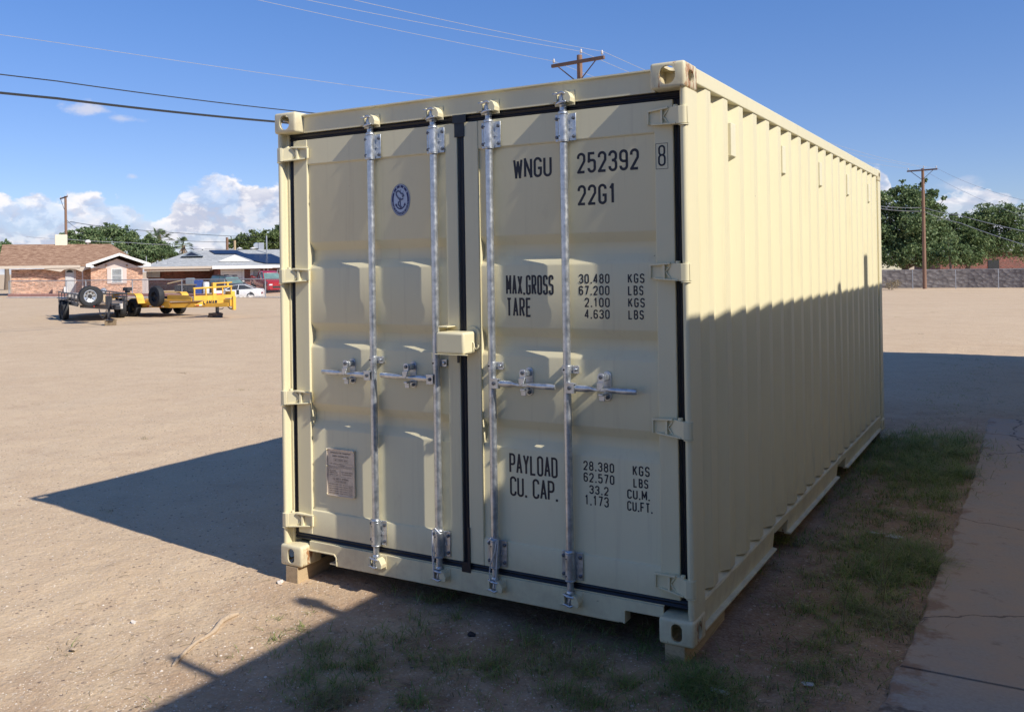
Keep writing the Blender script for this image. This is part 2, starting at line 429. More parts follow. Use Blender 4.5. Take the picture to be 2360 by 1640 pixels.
def rock_mat():
    m, nt, p = new_mat('grey_rubble_stone')
    v = vmap(nt, (1, 1, 1.5))
    vo = nt.nodes.new('ShaderNodeTexVoronoi'); vo.inputs['Scale'].default_value = 2.6; nt.links.new(v, vo.inputs['Vector'])
    f = tnoise(nt, v, 5, 4, .6)
    c = mixc(nt, vo.outputs['Distance'], (.30, .275, .26), (.12, .105, .10))
    se = nt.nodes.new('ShaderNodeSeparateColor'); nt.links.new(vo.outputs['Color'], se.inputs[0])
    c = mixc(nt, mrange(nt, se.outputs[0], .4, 1, 0, .6), c, (.34, .31, .29))
    c = mixc(nt, mrange(nt, f, .4, .7, 0, .5), c, (.11, .095, .09))
    nt.links.new(c, p.inputs['Base Color']); p.inputs['Roughness'].default_value = .95
    bump(nt, p, vo.outputs['Distance'], .8, .06)
    return m
M['rock'] = rock_mat()

# ------------------------------------------------------------------ mesh helpers
class MB:
    def __init__(s): s.v = []; s.f = []
    def add(s, vs, fs):
        o = len(s.v); s.v += [tuple(p) for p in vs]; s.f += [tuple(i+o for i in f) for f in fs]; return s
    def box(s, x0, x1, y0, y1, z0, z1):
        v = [(x0, y0, z0), (x1, y0, z0), (x1, y1, z0), (x0, y1, z0), (x0, y0, z1), (x1, y0, z1), (x1, y1, z1), (x0, y1, z1)]
        return s.add(v, [(0, 3, 2, 1), (4, 5, 6, 7), (0, 1, 5, 4), (1, 2, 6, 5), (2, 3, 7, 6), (3, 0, 4, 7)])
    def prism(s, pts, axis, a, b):
        """polygon in the two other axes (cyclic order) extruded along axis from a to b"""
        def P(q, t):
            if axis == 'x': return (t, q[0], q[1])
            if axis == 'y': return (q[0], t, q[1])
            return (q[0], q[1], t)
        n = len(pts)
        v = [P(q, a) for q in pts] + [P(q, b) for q in pts]
        f = [tuple(range(n-1, -1, -1)), tuple(range(n, 2*n))] + [(i, (i+1) % n, n+(i+1) % n, n+i) for i in range(n)]
        return s.add(v, f)
    def loft(s, rings, cap=True, closed=True):
        n = len(rings[0]); v = [p for r in rings for p in r]; f = []
        for k in range(len(rings)-1):
            for i in range(n if closed else n-1):
                j = (i+1) % n
                f.append((k*n+i, k*n+j, (k+1)*n+j, (k+1)*n+i))
        if cap: f += [tuple(range(n-1, -1, -1)), tuple(range((len(rings)-1)*n, len(rings)*n))]
        return s.add(v, f)
    def tube(s, path, r, n=8, cap=True):
        path = [Vector(p) for p in path]; rs = r if isinstance(r, (list, tuple)) else [r]*len(path)
        rings = []; ref = None
        for i, p in enumerate(path):
            t = (path[min(i+1, len(path)-1)]-path[max(i-1, 0)])
            if t.length < 1e-9: t = Vector((0, 0, 1))
            t.normalize()
            if ref is None: ref = Vector((0, 0, 1)) if abs(t.z) < .9 else Vector((0, 1, 0))
            a = (ref - t*ref.dot(t))
            if a.length < 1e-4: a = t.orthogonal()
            a.normalize(); b = t.cross(a); ref = a
            rings.append([tuple(p + (a*math.cos(2*PI*k/n)+b*math.sin(2*PI*k/n))*rs[i]) for k in range(n)])
        return s.loft(rings, cap)
    def cyl(s, p0, p1, r, n=16): return s.tube([p0, p1], r, n)
    def lathe(s, prof, axis='z', c=(0, 0, 0), n=24, cap=True):
        rings = []
        for r, h in prof:
            ring = []
            for k in range(n):
                a = 2*PI*k/n; x, y = r*math.cos(a), r*math.sin(a)
                if axis == 'z': q = (x, y, h)
                elif axis == 'y': q = (x, h, -y)
                else: q = (h, x, y)
                ring.append((q[0]+c[0], q[1]+c[1], q[2]+c[2]))
            rings.append(ring)
        return s.loft(rings, cap)
    def xform(s, m): s.v = [tuple(m @ Vector(p)) for p in s.v]; return s
    def merge(s, o): return s.add(o.v, o.f)
    def build(s, name, mat, parent=None, bevel=0, seg=2, smooth=0, label=None, kind=None, recalc=True, **kw):
        me = bpy.data.meshes.new(name); me.from_pydata(s.v, [], s.f)
        if recalc:
            bm = bmesh.new(); bm.from_mesh(me); bmesh.ops.recalc_face_normals(bm, faces=bm.faces); bm.to_mesh(me); bm.free()
        me.materials.append(M[mat] if isinstance(mat, str) else mat)
        o = bpy.data.objects.new(name, me); COL.objects.link(o)
        if smooth:
            for p in me.polygons: p.use_smooth = True
            me.set_sharp_from_angle(angle=R(smooth))
        if bevel:
            b = o.modifiers.new('bevel', 'BEVEL'); b.width = bevel; b.segments = seg; b.limit_method = 'ANGLE'; b.angle_limit = R(35)
        if parent: o.parent = parent
        if label: o['label'] = label
        if kind: o['kind'] = kind
        for k, val in kw.items(): o[k] = val
        me.update()
        return o
def thing(name, label, cat, loc=(0, 0, 0), rz=0, group=None):
    o = bpy.data.objects.new(name, None); COL.objects.link(o)
    o.location = loc; o.rotation_euler = (0, 0, rz); o['label'] = label; o['category'] = cat
    if group: o['group'] = group
    o.empty_display_size = .1
    return o
def tag(o, label, cat, group=None):
    o['label'] = label; o['category'] = cat
    if group: o['group'] = group
    return o
def copy_tree(o, parent=None):
    c = o.copy(); COL.objects.link(c); c.parent = parent
    for ch in list(o.children): copy_tree(ch, c)
    return c
def boolean(obj, cutters):
    """cut the cutter solids out of obj and bake the result (incl. bevel) into its mesh"""
    tmp = []
    for cmb_ in cutters:
        me = bpy.data.meshes.new('cut'); me.from_pydata(cmb_.v, [], cmb_.f)
        bm = bmesh.new(); bm.from_mesh(me); bmesh.ops.recalc_face_normals(bm, faces=bm.faces); bm.to_mesh(me); bm.free()
        co = bpy.data.objects.new('cut', me); COL.objects.link(co); tmp.append(co)
        co.matrix_world = Matrix()
        md = obj.modifiers.new('b', 'BOOLEAN'); md.operation = 'DIFFERENCE'; md.object = co; md.solver = 'EXACT'
    par = obj.parent; obj.parent = None
    dg = bpy.context.evaluated_depsgraph_get(); dg.update()
    me2 = bpy.data.meshes.new_from_object(obj.evaluated_get(dg))
    obj.modifiers.clear(); old = obj.data; obj.data = me2; me2.name = obj.name
    obj.parent = par
    for co in tmp: bpy.data.objects.remove(co)
    return obj
def stadium(cx, cy, w, h, n=8):
    """rounded slot outline, w x h"""
    r = min(w, h)/2; out = []
    for sx, sy, a0 in ((1, 1, 0), (-1, 1, 90), (-1, -1, 180), (1, -1, 270)):
        for k in range(n+1):
            a = R(a0+90*k/n)
            out.append((cx+sx*(w/2-r)+r*math.cos(a), cy+sy*(h/2-r)+r*math.sin(a)))
    res = []
    for q in out:
        if not res or (abs(q[0]-res[-1][0])+abs(q[1]-res[-1][1])) > 1e-6: res.append(q)
    if abs(res[0][0]-res[-1][0])+abs(res[0][1]-res[-1][1]) < 1e-6: res.pop()
    return res

# ------------------------------------------------------------------ stroke lettering
F_ = 'F'
GL = {
 '0': [([(0, 0, F_), (0, 1, F_), (1, 1, F_), (1, 0, F_)], True)],
 '1': [([(.12, .80), (.58, 1), (.58, 0)], False)],
 '2': [([(0, .74), (0, 1, F_), (1, 1, F_), (1, .60, .3), (0, 0), (1.02, 0)], False)],
 '3': [([(0, .78), (0, 1, F_), (1, 1, F_), (1, .53, F_), (.35, .53)], False), ([(.36, .53), (1, .53, F_), (1, 0, F_), (0, 0, F_), (0, .22)], False)],
 '4': [([(.74, 0), (.74, 1), (0, .26), (1.05, .26)], False)],
 '5': [([(.95, 1), (.08, 1), (.04, .56), (.3, .62, .3), (1, .62, F_), (1, 0, F_), (0, 0, F_), (0, .2)], False)],
 '6': [([(.98, .80), (1, 1, F_), (0, 1, F_), (0, 0, F_), (1, 0, F_), (1, .56, F_), (.05, .56)], False)],
 '7': [([(0, 1), (1, 1), (.35, 0)], False)],
 '8': [([(.05, .53, F_), (.05, 1, F_), (.95, 1, F_), (.95, .53, F_)], True), ([(0, 0, F_), (0, .53, F_), (1, .53, F_), (1, 0, F_)], True)],
 '9': [([(.02, .20), (0, 0, F_), (1, 0, F_), (1, 1, F_), (0, 1, F_), (0, .44, F_), (.95, .44)], False)],
 'W': [([(0, 1), (.24, 0), (.5, .86), (.76, 0), (1, 1)], False)],
 'N': [([(0, 0), (0, 1), (1, 0), (1, 1)], False)],
 'G': [([(1, .78), (1, 1, F_), (0, 1, F_), (0, 0, F_), (1, 0, F_), (1, .45), (.52, .45)], False)],
 'U': [([(0, 1), (0, 0, F_), (1, 0, F_), (1, 1)], False)],
 'M': [([(0, 0), (0, 1), (.5, .3), (1, 1), (1, 0)], False)],
 'A': [([(0, 0), (.5, 1), (1, 0)], False), ([(.2, .3), (.8, .3)], False)],
 'X': [([(0, 0), (1, 1)], False), ([(0, 1), (1, 0)], False)],
 'R': [([(0, 0), (0, 1), (1, 1, F_), (1, .48, F_), (.05, .48)], False), ([(.5, .46), (1, 0)], False)],
 'S': [([(1, .80), (1, 1, F_), (0, 1, F_), (0, .52, F_), (1, .48, F_), (1, 0, F_), (0, 0, F_), (0, .20)], False)],
 'T': [([(0, 1), (1, 1)], False), ([(.5, .97), (.5, 0)], False)],
 'E': [([(1, 1), (0, 1), (0, 0), (1, 0)], False), ([(.04, .52), (.85, .52)], False)],
 'F': [([(1, 1), (0, 1), (0, 0)], False), ([(.04, .52), (.85, .52)], False)],
 'K': [([(0, 0), (0, 1)], False), ([(1, 1), (.05, .42)], False), ([(.35, .6), (1, 0)], False)],
 'L': [([(0, 1), (0, 0), (1, 0)], False)],
 'B': [([(0, 0), (0, 1), (.95, 1, F_), (.95, .52, F_), (.05, .52)], False), ([(.05, .52), (1, .52, F_), (1, 0, F_), (0, 0)], False)],
 'P': [([(0, 0), (0, 1), (1, 1, F_), (1, .45, F_), (.05, .45)], False)],
 'Y': [([(0, 1), (.5, .48), (1, 1)], False), ([(.5, .5), (.5, 0)], False)],
 'D': [([(0, 0), (0, 1), (1, 1, F_), (1, 0, F_), (.02, 0)], False)],
 'C': [([(1, .78), (1, 1, F_), (0, 1, F_), (0, 0, F_), (1, 0, F_), (1, .22)], False)],
 'O': [([(0, 0, F_), (0, 1, F_), (1, 1, F_), (1, 0, F_)], True)],
 'I': [([(.5, 0), (.5, 1)], False)],
 'H': [([(0, 0), (0, 1)], False), ([(1, 0), (1, 1)], False), ([(.04, .5), (.96, .5)], False)],
 'V': [([(0, 1), (.5, 0), (1, 1)], False)],
 'Z': [([(0, 1), (1, 1), (0, 0), (1, 0)], False)],
}
def fillet(pts, closed, R0, n=6):
    P = [Vector((p[0], p[1])) for p in pts]; rad = [p[2] if len(p) > 2 else 0 for p in pts]
    out = []; N = len(P)
    for i in range(N):
        if (not closed and i in (0, N-1)) or rad[i] == 0: out.append(P[i]); continue
        a, b, c = P[i-1], P[i], P[(i+1) % N]
        r = rad[i]
        d1 = (a-b); d2 = (c-b); l1, l2 = d1.length, d2.length; d1.normalize(); d2.normalize()
        cosx = max(-1, min(1, d1.dot(d2))); th = math.acos(cosx)
        if th > PI-.05: out.append(b); continue
        t = r/math.tan(th/2)
        t = min(t, l1*.5 if (closed or i > 1) else l1*.98, l2*.5 if (closed or i < N-2) else l2*.98)
        r = t*math.tan(th/2)
        cen = b + (d1+d2).normalized()*(r/math.sin(th/2))
        s0 = b+d1*t-cen; s1 = b+d2*t-cen
        a0 = math.atan2(s0.y, s0.x); a1 = math.atan2(s1.y, s1.x)
        da = (a1-a0+PI) % (2*PI)-PI
        for k in range(n+1):
            x = a0+da*k/n; out.append(cen+Vector((math.cos(x), math.sin(x)))*r)
    return out
def ribbon(mb, P, closed, th, depth, T):
    n = len(P); L = []; Rr = []
    Q = []
    for p in P:
        if not Q or (p-Q[-1]).length > th*.02: Q.append(p)
    if closed and (Q[0]-Q[-1]).length < th*.02: Q.pop()
    P = Q; n = len(P)
    for i in range(n):
        if closed or 0 < i < n-1:
            a, b = (P[i]-P[i-1]).normalized(), (P[(i+1) % n]-P[i]).normalized()
        elif i == 0: a = b = (P[1]-P[0]).normalized()
        else: a = b = (P[-1]-P[-2]).normalized()
        na, nb = Vector((-a.y, a.x)), Vector((-b.y, b.x))
        m = (na+nb)
        if m.length < 1e-4: m = na
        m.normalize(); k = min(1/max(.2, m.dot(na)), 1.9)
        L.append(P[i]+m*th/2*k); Rr.append(P[i]-m*th/2*k)
    vs = [T(p.x, p.y, depth) for p in L] + [T(p.x, p.y, depth) for p in Rr]
    fs = [(i, (i+1) % n, n+(i+1) % n, n+i) for i in range(n if closed else n-1)]
    mb.add(vs, fs)
def glyph(mb, ch, w, h, th, T, ox=0, oy=0):
    if ch in '.,':
        mb.add([T(ox+a*th*.55, oy+b*th*1.1, 0) for a, b in ((-1, 0), (1, 0), (1, 1), (-1, 1))], [(0, 1, 2, 3)]); return
    if ch not in GL: return
    iw, ih = w-th, h-th
    for k, (pts, closed) in enumerate(GL[ch]):
        pp = []
        for p in pts:
            q = (p[0]*iw+th/2+ox, p[1]*ih+th/2+oy)
            if len(p) > 2: q += ((min(iw, ih)*.5 if p[2] == F_ else min(iw, ih)*p[2]),)
            pp.append(q)
        segs = [fillet(pp, closed, 0)]
        if not closed:
            full = segs[0]; segs = []; cur = [full[0]]
            for i in range(1, len(full)-1):
                a, b = (full[i]-full[i-1]), (full[i+1]-full[i]); cur.append(full[i])
                if a.length > 1e-7 and b.length > 1e-7 and a.angle(b) > R(62):
                    segs.append(cur); cur = [full[i]]
            cur.append(full[-1]); segs.append(cur)
            for i, sg in enumerate(segs):      # run each stroke on past a sharp corner so the joint closes
                if i > 0: sg[0] = sg[0]-(sg[1]-sg[0]).normalized()*th*.42
                if i < len(segs)-1: sg[-1] = sg[-1]+(sg[-1]-sg[-2]).normalized()*th*.42
        for j, sg in enumerate(segs): ribbon(mb, sg, closed, th, k*.00018+j*.00007, T)
def text(mb, s, x0, x1, z0, z1, th, T, gap=.22):
    wts = [{'.': .42, ',': .42, ' ': .55, '1': .85, 'I': .5, 'W': 1.15, 'M': 1.12}.get(c, 1.0) for c in s]
    tot = sum(wts)+gap*(len(s)-1); u = (x1-x0)/tot; x = x0
    for c, w in zip(s, wts):
        if c != ' ':
            if c in '.,': glyph(mb, c, w*u, z1-z0, th, T, x+w*u*.5, z0)
            else: glyph(mb, c, w*u, z1-z0, th, T, x, z0)
        x += (w+gap)*u
def front_T(y): return lambda a, b, c: (a, y-c, b)

# ------------------------------------------------------------------ SETTING: ground
def sm(a, b, x):
    t = max(0, min(1, (x-a)/(b-a))); return t*t*(3-2*t)
def gh(x, y):
    dx, dy = x-CAMX, y-CAMY
    d = dx*FX+dy*FY; l = dx*RX+dy*RY
    z = 0.0
    if d > 5:
        u = 1104.3+FOC*l/d
        if u > 1200: z -= .70*sm(22, 74, y)*sm(1200, 1700, u)
        if u < 1200:
            k = sm(400, 470, u)
            edge = 58.5+ (610-u)*.012
            z -= k*1.0*sm(edge, edge+3.5, d) + (1-k)*.25*sm(64, 78, d)
            z += k*.90*sm(78, 92, d)
            z += k*.05*math.exp(-((d-edge+.6)/.8)**2)
    # fine undulation, ruts near the container
    if -12 < x < 9 and -6 < y < 20:
        n = noise.noise(Vector((x*.9, y*.9, 3)))*.012 + noise.noise(Vector((x*3.2, y*3.2, 7)))*.007 + noise.noise(Vector((x*9, y*9, 1)))*.0035
        if x > 2.2 or y < 0: n += noise.noise(Vector((x*5.5, y*5.5, 9)))*.006
        fall = sm(-12, -9, x)*(1-sm(6, 9, x))*sm(-6, -5, y)*(1-sm(16, 20, y))
        z += n*fall
        # tyre ruts leading under the doors
        for k, x0 in enumerate((1.22, 1.34, 1.45)):
            xx = x - (x0 + (y+.4)*.62)
            if -1.1 < y < .9: z -= .012*math.exp(-(xx/.035)**2)*sm(-1.1, -.6, y)*(1-sm(.5, .9, y))
        # small heap by the right front block
        z += .035*math.exp(-(((x-2.45)/.22)**2+((y+.10)/.14)**2))
    return z
def axis_vals(lo, hi, a, b, step, grow):
    v = []; x = a
    while x <= b: v.append(x); x += step
    s = step; x = v[-1]
    while x < hi: s *= grow; x += s; v.append(x)
    s = step; x = v[0]; w = []
    while x > lo: s *= grow; x -= s; w.append(x)
    return w[::-1]+v
xs = axis_vals(-900, 900, -4.2, 4.6, .055, 1.055)
ys = axis_vals(-300, 1200, -2.4, 6.5, .055, 1.055)
# cap growth so the far terrain keeps its shape
def cap(v, m):
    out = [v[0]]
    for q in v[1:]:
        k = max(1, int((q-out[-1])/m)) if abs(q) < 130 else 1
        a = out[-1]
        for i in range(1, k+1): out.append(a+(q-a)*i/k)
    return out
xs, ys = cap(xs, 1.2), cap(ys, 1.2)
gv = [(x, y, gh(x, y)) for y in ys for x in xs]
nx = len(xs)
gf = [(j*nx+i, j*nx+i+1, (j+1)*nx+i+1, (j+1)*nx+i) for j in range(len(ys)-1) for i in range(nx-1)]
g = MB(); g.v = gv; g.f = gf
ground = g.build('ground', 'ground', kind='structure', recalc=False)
for p_ in ground.data.polygons: p_.use_smooth = True

def slab(y0, y1, x0, x1, seed, name='walkway'):
    rnd = random.Random(seed); n = 160; top = []; L = []
    for i in range(n+1):
        y = y0+(y1-y0)*i/n
        xa = x0(y)+noise.noise(Vector((y*6, seed, 0)))*.016+max(0, noise.noise(Vector((y*2.3, seed+4, 0))))*.03
        L.append((xa, y))
    v = []; 
    for xa, y in L: v += [(xa, y, -.05), (xa+.004, y, .022), (xa+.012, y, .030), (x1, y, .030)]
    f = []
    for i in range(n):
        for k in range(3): f.append((i*4+k, (i+1)*4+k, (i+1)*4+k+1, i*4+k+1))
    f += [(0, 1, 2, 3), tuple(n*4+k for k in (3, 2, 1, 0))]
    m = MB(); m.add(v, f); return m.build(name, 'concrete', kind='structure')
slab(-9, .405, lambda y: 3.185, 4.70, 1)
slab(.425, 7.6, lambda y: 3.205+.022*y if y < 4 else 3.293, 4.70, 2)

# ------------------------------------------------------------------ CONTAINER
CZ = 0.09
box = thing('shipping_container', 'cream corrugated steel shipping container on wooden blocks, double doors facing the viewer', 'shipping container', (0, 0, CZ))
Wd, Ld, Ht = 2.438, 6.058, 2.591
def casting(xl, yl, zl, topc, mat, fx, fy):
    """corner casting; fx: outer side (+1 right, -1 left), fy: outer end (-1 front)"""
    m = MB().box(0, .162, 0, .178, 0, .118)
    o = m.build('corner_casting', mat, None, bevel=.014, seg=3)
    x0, y0, z0 = 0, 0, 0
    cut = [MB().box(.014, .148, .014, .164, .014, .104)]
    if topc: fr = stadium(.081, .060, .074, .084)
    else: fr = stadium(.083, .059, .050, .082)
    cut.append(MB().prism(fr, 'y', -.02 if fy < 0 else .15, .05 if fy < 0 else .2))
    sd_ = stadium(.089, .059, .080, .052) if topc else stadium(.089, .059, .056, .078)
    cut.append(MB().prism(sd_, 'x', .13 if fx > 0 else -.02, .2 if fx > 0 else .03))
    hz_ = stadium(.081, .089, .064, .124)
    cut.append(MB().prism(hz_, 'z', .09 if topc else -.02, .14 if topc else .03))
    boolean(o, cut)
    o.parent = box; o.location = (xl, yl, zl)
    for p in o.data.polygons: p.use_smooth = True
    o.data.set_sharp_from_angle(angle=R(35))
    return o
for fx, xl in ((-1, 0), (1, Wd-.162)):
    for fy, yl in ((-1, 0), (1, Ld-.178)):
        for topc, zl in ((0, 0), (1, Ht-.118)):
            mt = 'paint'
            if fy < 0 and fx > 0: mt = 'paint_rusty' if topc else 'paint_scuffed'
            elif fy < 0 and not topc: mt = 'paint_scuffed'
            casting(xl, yl, zl, topc, mt, fx, fy)

# front corner posts (J section, rounded nose)
def arc(cx, cy, r, a0, a1, n=6): return [(cx+r*math.cos(R(a0+(a1-a0)*k/n)), cy+r*math.sin(R(a0+(a1-a0)*k/n))) for k in range(n+1)]
def post_profile():
    # left post; x from 0 outward to the door
    return [(0.003, .176)] + arc(.019, .036, .016, 180, 270, 7) + arc(.019, .034, .014, 270, 360, 6) + [(.033, .070), (.048, .070), (.048, .110), (.060, .112), (.060, .176)]
for s in (-1, 1):
    pr = post_profile()
    if s > 0: pr = [(Wd-x, y) for x, y in pr]
    MB().prism(pr, 'z', .1185, Ht-.1185).build('corner_post', 'paint_streaky' if s > 0 else 'paint', box, smooth=40)
    # rear posts
    x0 = .003 if s < 0 else Wd-.063
    MB().box(x0, x0+.06, Ld-.16, Ld-.006, .1185, Ht-.1185).build('corner_post', 'paint_streaky', box, bevel=.006)

# header, roof lip
hd = MB()
hd.prism([(.069, 2.474), (.069, 2.565), (.054, 2.570), (.054, 2.577), (.16, 2.581), (.16, 2.474)], 'x', .1625, Wd-.1625)
hd.build('door_header', 'paint', box)
hr = MB().box(.1625, Wd-.1625, Ld-.09, Ld-.03, 2.49, 2.575); hr.build('rear_header', 'paint', box, bevel=.005)
# roof with shallow corrugations
rv = MB(); prof_ = []; y = .165; k = 0
while y < Ld-.12:
    prof_ += [(y, 2.578), (y+.09, 2.578), (y+.11, 2.562), (y+.19, 2.562), (y+.209, 2.578)]; y += .209
prof_.append((Ld-.1, 2.578))
pl_ = prof_ + [(p[0], p[1]-.006) for p in prof_[::-1]]
rv.prism(pl_, 'x', .06, Wd-.06); rv.build('roof', 'paint', box)
# top side rails
for s in (-1, 1):
    x0, x1 = (Wd-.062, Wd-.002) if s > 0 else (.002, .062)
    MB().box(x0, x1, .1785, Ld-.1785, 2.512, 2.583).build('top_side_rail', 'paint', box, bevel=.005)
# corrugated side walls
PITCH_ = .2845
def corr(s):
    xo, xi = (Wd-.008, Wd-.044); pts = []
    y = .168; pts.append((xi, y)); 
    k = 0
    yy = .215
    pts.append((xi, yy-.002))
    e = .40
    while True:
        # outer face ends at e ; slope back .062 ; inner .078 ; slope out .062
        a = e-.078
        st = a-.062
        if st > Ld-.25: break
        if k == 0: pts += [(xo, .232)] if False else [(xi, st), (xo, a)]
        else: pts += [(xi, st), (xo, a)]
        pts += [(xo, e), (xi, e+.062)]
        e += PITCH_; k += 1
    pts.append((xi, Ld-.155))
    # drop duplicates
    q = []
    for p in pts:
        if not q or abs(p[1]-q[-1][1]) > .004: q.append(p)
    t = .0025
    poly = q + [(p[0]-t, p[1]) for p in q[::-1]]
    if s < 0: poly = [(Wd-x, y) for x, y in poly]
    m = MB().prism(poly, 'z', .178, 2.5115)
    return m.build('side_wall', 'paint_streaky', box, label='corrugated side wall facing the narrow yard' if s > 0 else None)
corr(1); corr(-1)
# bottom side rails with fork pockets
def rail(s):
    segs = [(.1785, 1.53, 0), (1.53, 1.88, 1), (1.88, 3.56, 0), (3.56, 3.92, 1), (3.92, Ld-.1785, 0)]
    m = MB()
    for a, b, pk in segs:
        if pk: pr = [(Wd-.012, .118), (Wd-.012, .160), (Wd-.050, .177), (Wd-.056, .177), (Wd-.020, .155), (Wd-.020, .118)]
        else: pr = [(Wd-.001, .022), (Wd-.001, .030), (Wd-.026, .034), (Wd-.012, .150), (Wd-.016, .160), (Wd-.050, .177), (Wd-.056, .177), (Wd-.030, .150), (Wd-.040, .022)]
        if s < 0: pr = [(Wd-x, z) for x, z in pr]
        m.prism(pr, 'y', a+(.0005 if pk else 0), b-(.0005 if pk else 0))
    m.build('bottom_side_rail', 'paint_streaky', box)
    for a, b in ((1.53, 1.88), (3.56, 3.92)):
        pk = MB()
        xx = (Wd-.30, Wd-.03) if s > 0 else (.03, .30)
        pk.box(xx[0], xx[1], a-.004, a-.001, .03, .117); pk.box(xx[0], xx[1], b+.001, b+.004, .03, .117); pk.box(xx[0], xx[1], a-.004, b+.004, .1171, .121)
        pk.build('fork_pocket', 'paint_scuffed', box)
rail(1); rail(-1)
# floor, cross members, rear wall
fl = MB().box(.07, Wd-.07, .10, Ld-.05, .146, .172); fl.build('floor', 'hole', box)
cm = MB(); y = .35
while y < Ld-.2: cm.box(.09, Wd-.09, y, y+.05, .024, .145); y += .30
cm.build('cross_members', 'hole', box)
MB().box(.16, Wd-.16, Ld-.10, Ld-.02, .03, .16).build('rear_sill', 'paint', box, bevel=.004)
ew = []; x = .0635
while x < Wd-.10: ew += [(x, Ld-.06), (x+.10, Ld-.06), (x+.14, Ld-.03), (x+.24, Ld-.03)]; x += .28
ew = [p for p in ew if p[0] < Wd-.064]; ew.append((Wd-.0635, Ld-.06))
MB().prism(ew + [(p[0], p[1]-.003) for p in ew[::-1]], 'z', .1605, 2.489).build('end_wall', 'paint', box)
# door sill with pocket notches
SY = .069
sill = [(.1625, .138), (.1625, .085), (.345, .085), (.358, .074), (.362, .022), (2.082, .030), (2.088, .088), (2.2755, .088), (2.2755, .138)]
o_ = MB().prism(sill, 'y', SY, SY+.012).build('door_sill', 'paint', box, bevel=.002)
lip = MB()
lip.tube([(.165, SY-.002, .087), (.345, SY-.002, .087), (.360, SY-.002, .074), (.364, SY-.002, .026)], .005, 6)
lip.box(.1625, 2.2755, SY+.0125, .14, .1375, .146)
lip.box(2.083, 2.091, SY-.010, SY+.06, .032, .088)
lip.box(.30, 2.05, SY+.013, SY+.09, .022, .030)
lip.build('sill_flange', 'paint', box)
MB().box(.20, Wd-.20, .22, .235, .03, .14).build('underside_plate', 'hole', box)

# ------------------------------------------------------------------ doors
ST, PN, GR = .071, .086, .122
grooves = [(1.840, 1.702), (1.380, 1.250), (.920, .788)]
def door(x0, x1, si_l, si_r, lbl):
    """x0..x1 leaf, si_* stile widths"""
    d = MB()
    z0, z1 = .178, 2.434
    fr = []
    # stiles
    for a, b in ((x0, x0+si_l), (x1-si_r, x1)): d.box(a, b, ST, ST+.055, z0, z1)
    leaf = d.build('door', 'paint', box, bevel=.004, seg=2, label=lbl)
    px0, px1 = x0+si_l+.0005, x1-si_r-.0005
    # corrugated panel: profile in (y,z)
    c = [(ST+.004, z1)]
    c += [(ST+.004, 2.296), (ST+.007, 2.291), (PN-.002, 2.288), (PN, 2.280)]
    for zt, zb in grooves:
        c += [(PN, zt+.012), (PN+.003, zt+.002), (GR-.004, zt-.036), (GR, zt-.044), (GR, zb+.044), (GR-.004, zb+.036), (PN+.003, zb+.001), (PN, zb-.010)]
    c += [(PN, .325), (PN-.002, .318), (ST+.007, .314), (ST+.004, .308), (ST+.004, z0)]
    nxs = 26; m = MB(); rings = []
    for i in range(nxs+1):
        x = px0+(px1-px0)*i/nxs
        ring = []
        for (y, z) in c:
            yy = y
            if .33 < z < 2.27 and y < PN+.001: yy += .0003*math.sin((x-px0)/(px1-px0)*PI*3)*math.sin(z*5.1+x*2)
            ring.append((x, yy, z))
        ring += [(x, GR+.012, z0), (x, GR+.012, z1)]
        rings.append(ring)
    m.loft(rings)
    pn = m.build('panel', 'paint', leaf, smooth=28)
    return leaf
ld = door(.081, 1.202, .102, .074, 'left door leaf with oval anchor emblem and data plate')
rd = door(1.2435, 2.356, .084, .089, 'right door leaf with the black lettering')
# gaskets
def gasket():
    g_ = MB(); e = .0005
    def vert(xa, xb, za, zb, y0=.079): 
        g_.prism([(xa, .12), (xa, y0+.006), (xa+(xb-xa)*.2, y0), (xa+(xb-xa)*.45, y0+.007), (xa+(xb-xa)*.7, y0-.001), (xb, y0+.005), (xb, .12)], 'z', za, zb)
    def hor(za, zb, xa, xb, y0=.079):
        g_.prism([(.12, za), (y0+.006, za), (y0, za+(zb-za)*.2), (y0+.007, za+(zb-za)*.45), (y0-.001, za+(zb-za)*.7), (y0+.005, zb), (.12, zb)], 'x', xa, xb)
    hor(2.4345, 2.4735, .0485, Wd-.0485); hor(.1385, .1775, .0485, Wd-.0485)
    vert(.0485, .0805, .178, 2.434); vert(2.3565, Wd-.0485, .178, 2.434)
    vert(1.2025, 1.243, .178, 2.434, .073)
    # rubber lap pieces at the centre joint
    g_.box(1.190, 1.25, .066, .0705, 2.36, 2.455); g_.box(1.182, 1.262, .063, .0655, 2.43, 2.474)
    g_.box(1.196, 1.25, .065, .0685, .128, .18); g_.box(1.236, 1.2485, .064, .0705, .17, .36); g_.box(1.188, 1.2005, .0645, .0705, 1.2, 1.25)
    return g_.build('door_gasket', 'rubber', box, bevel=.003)
gasket()
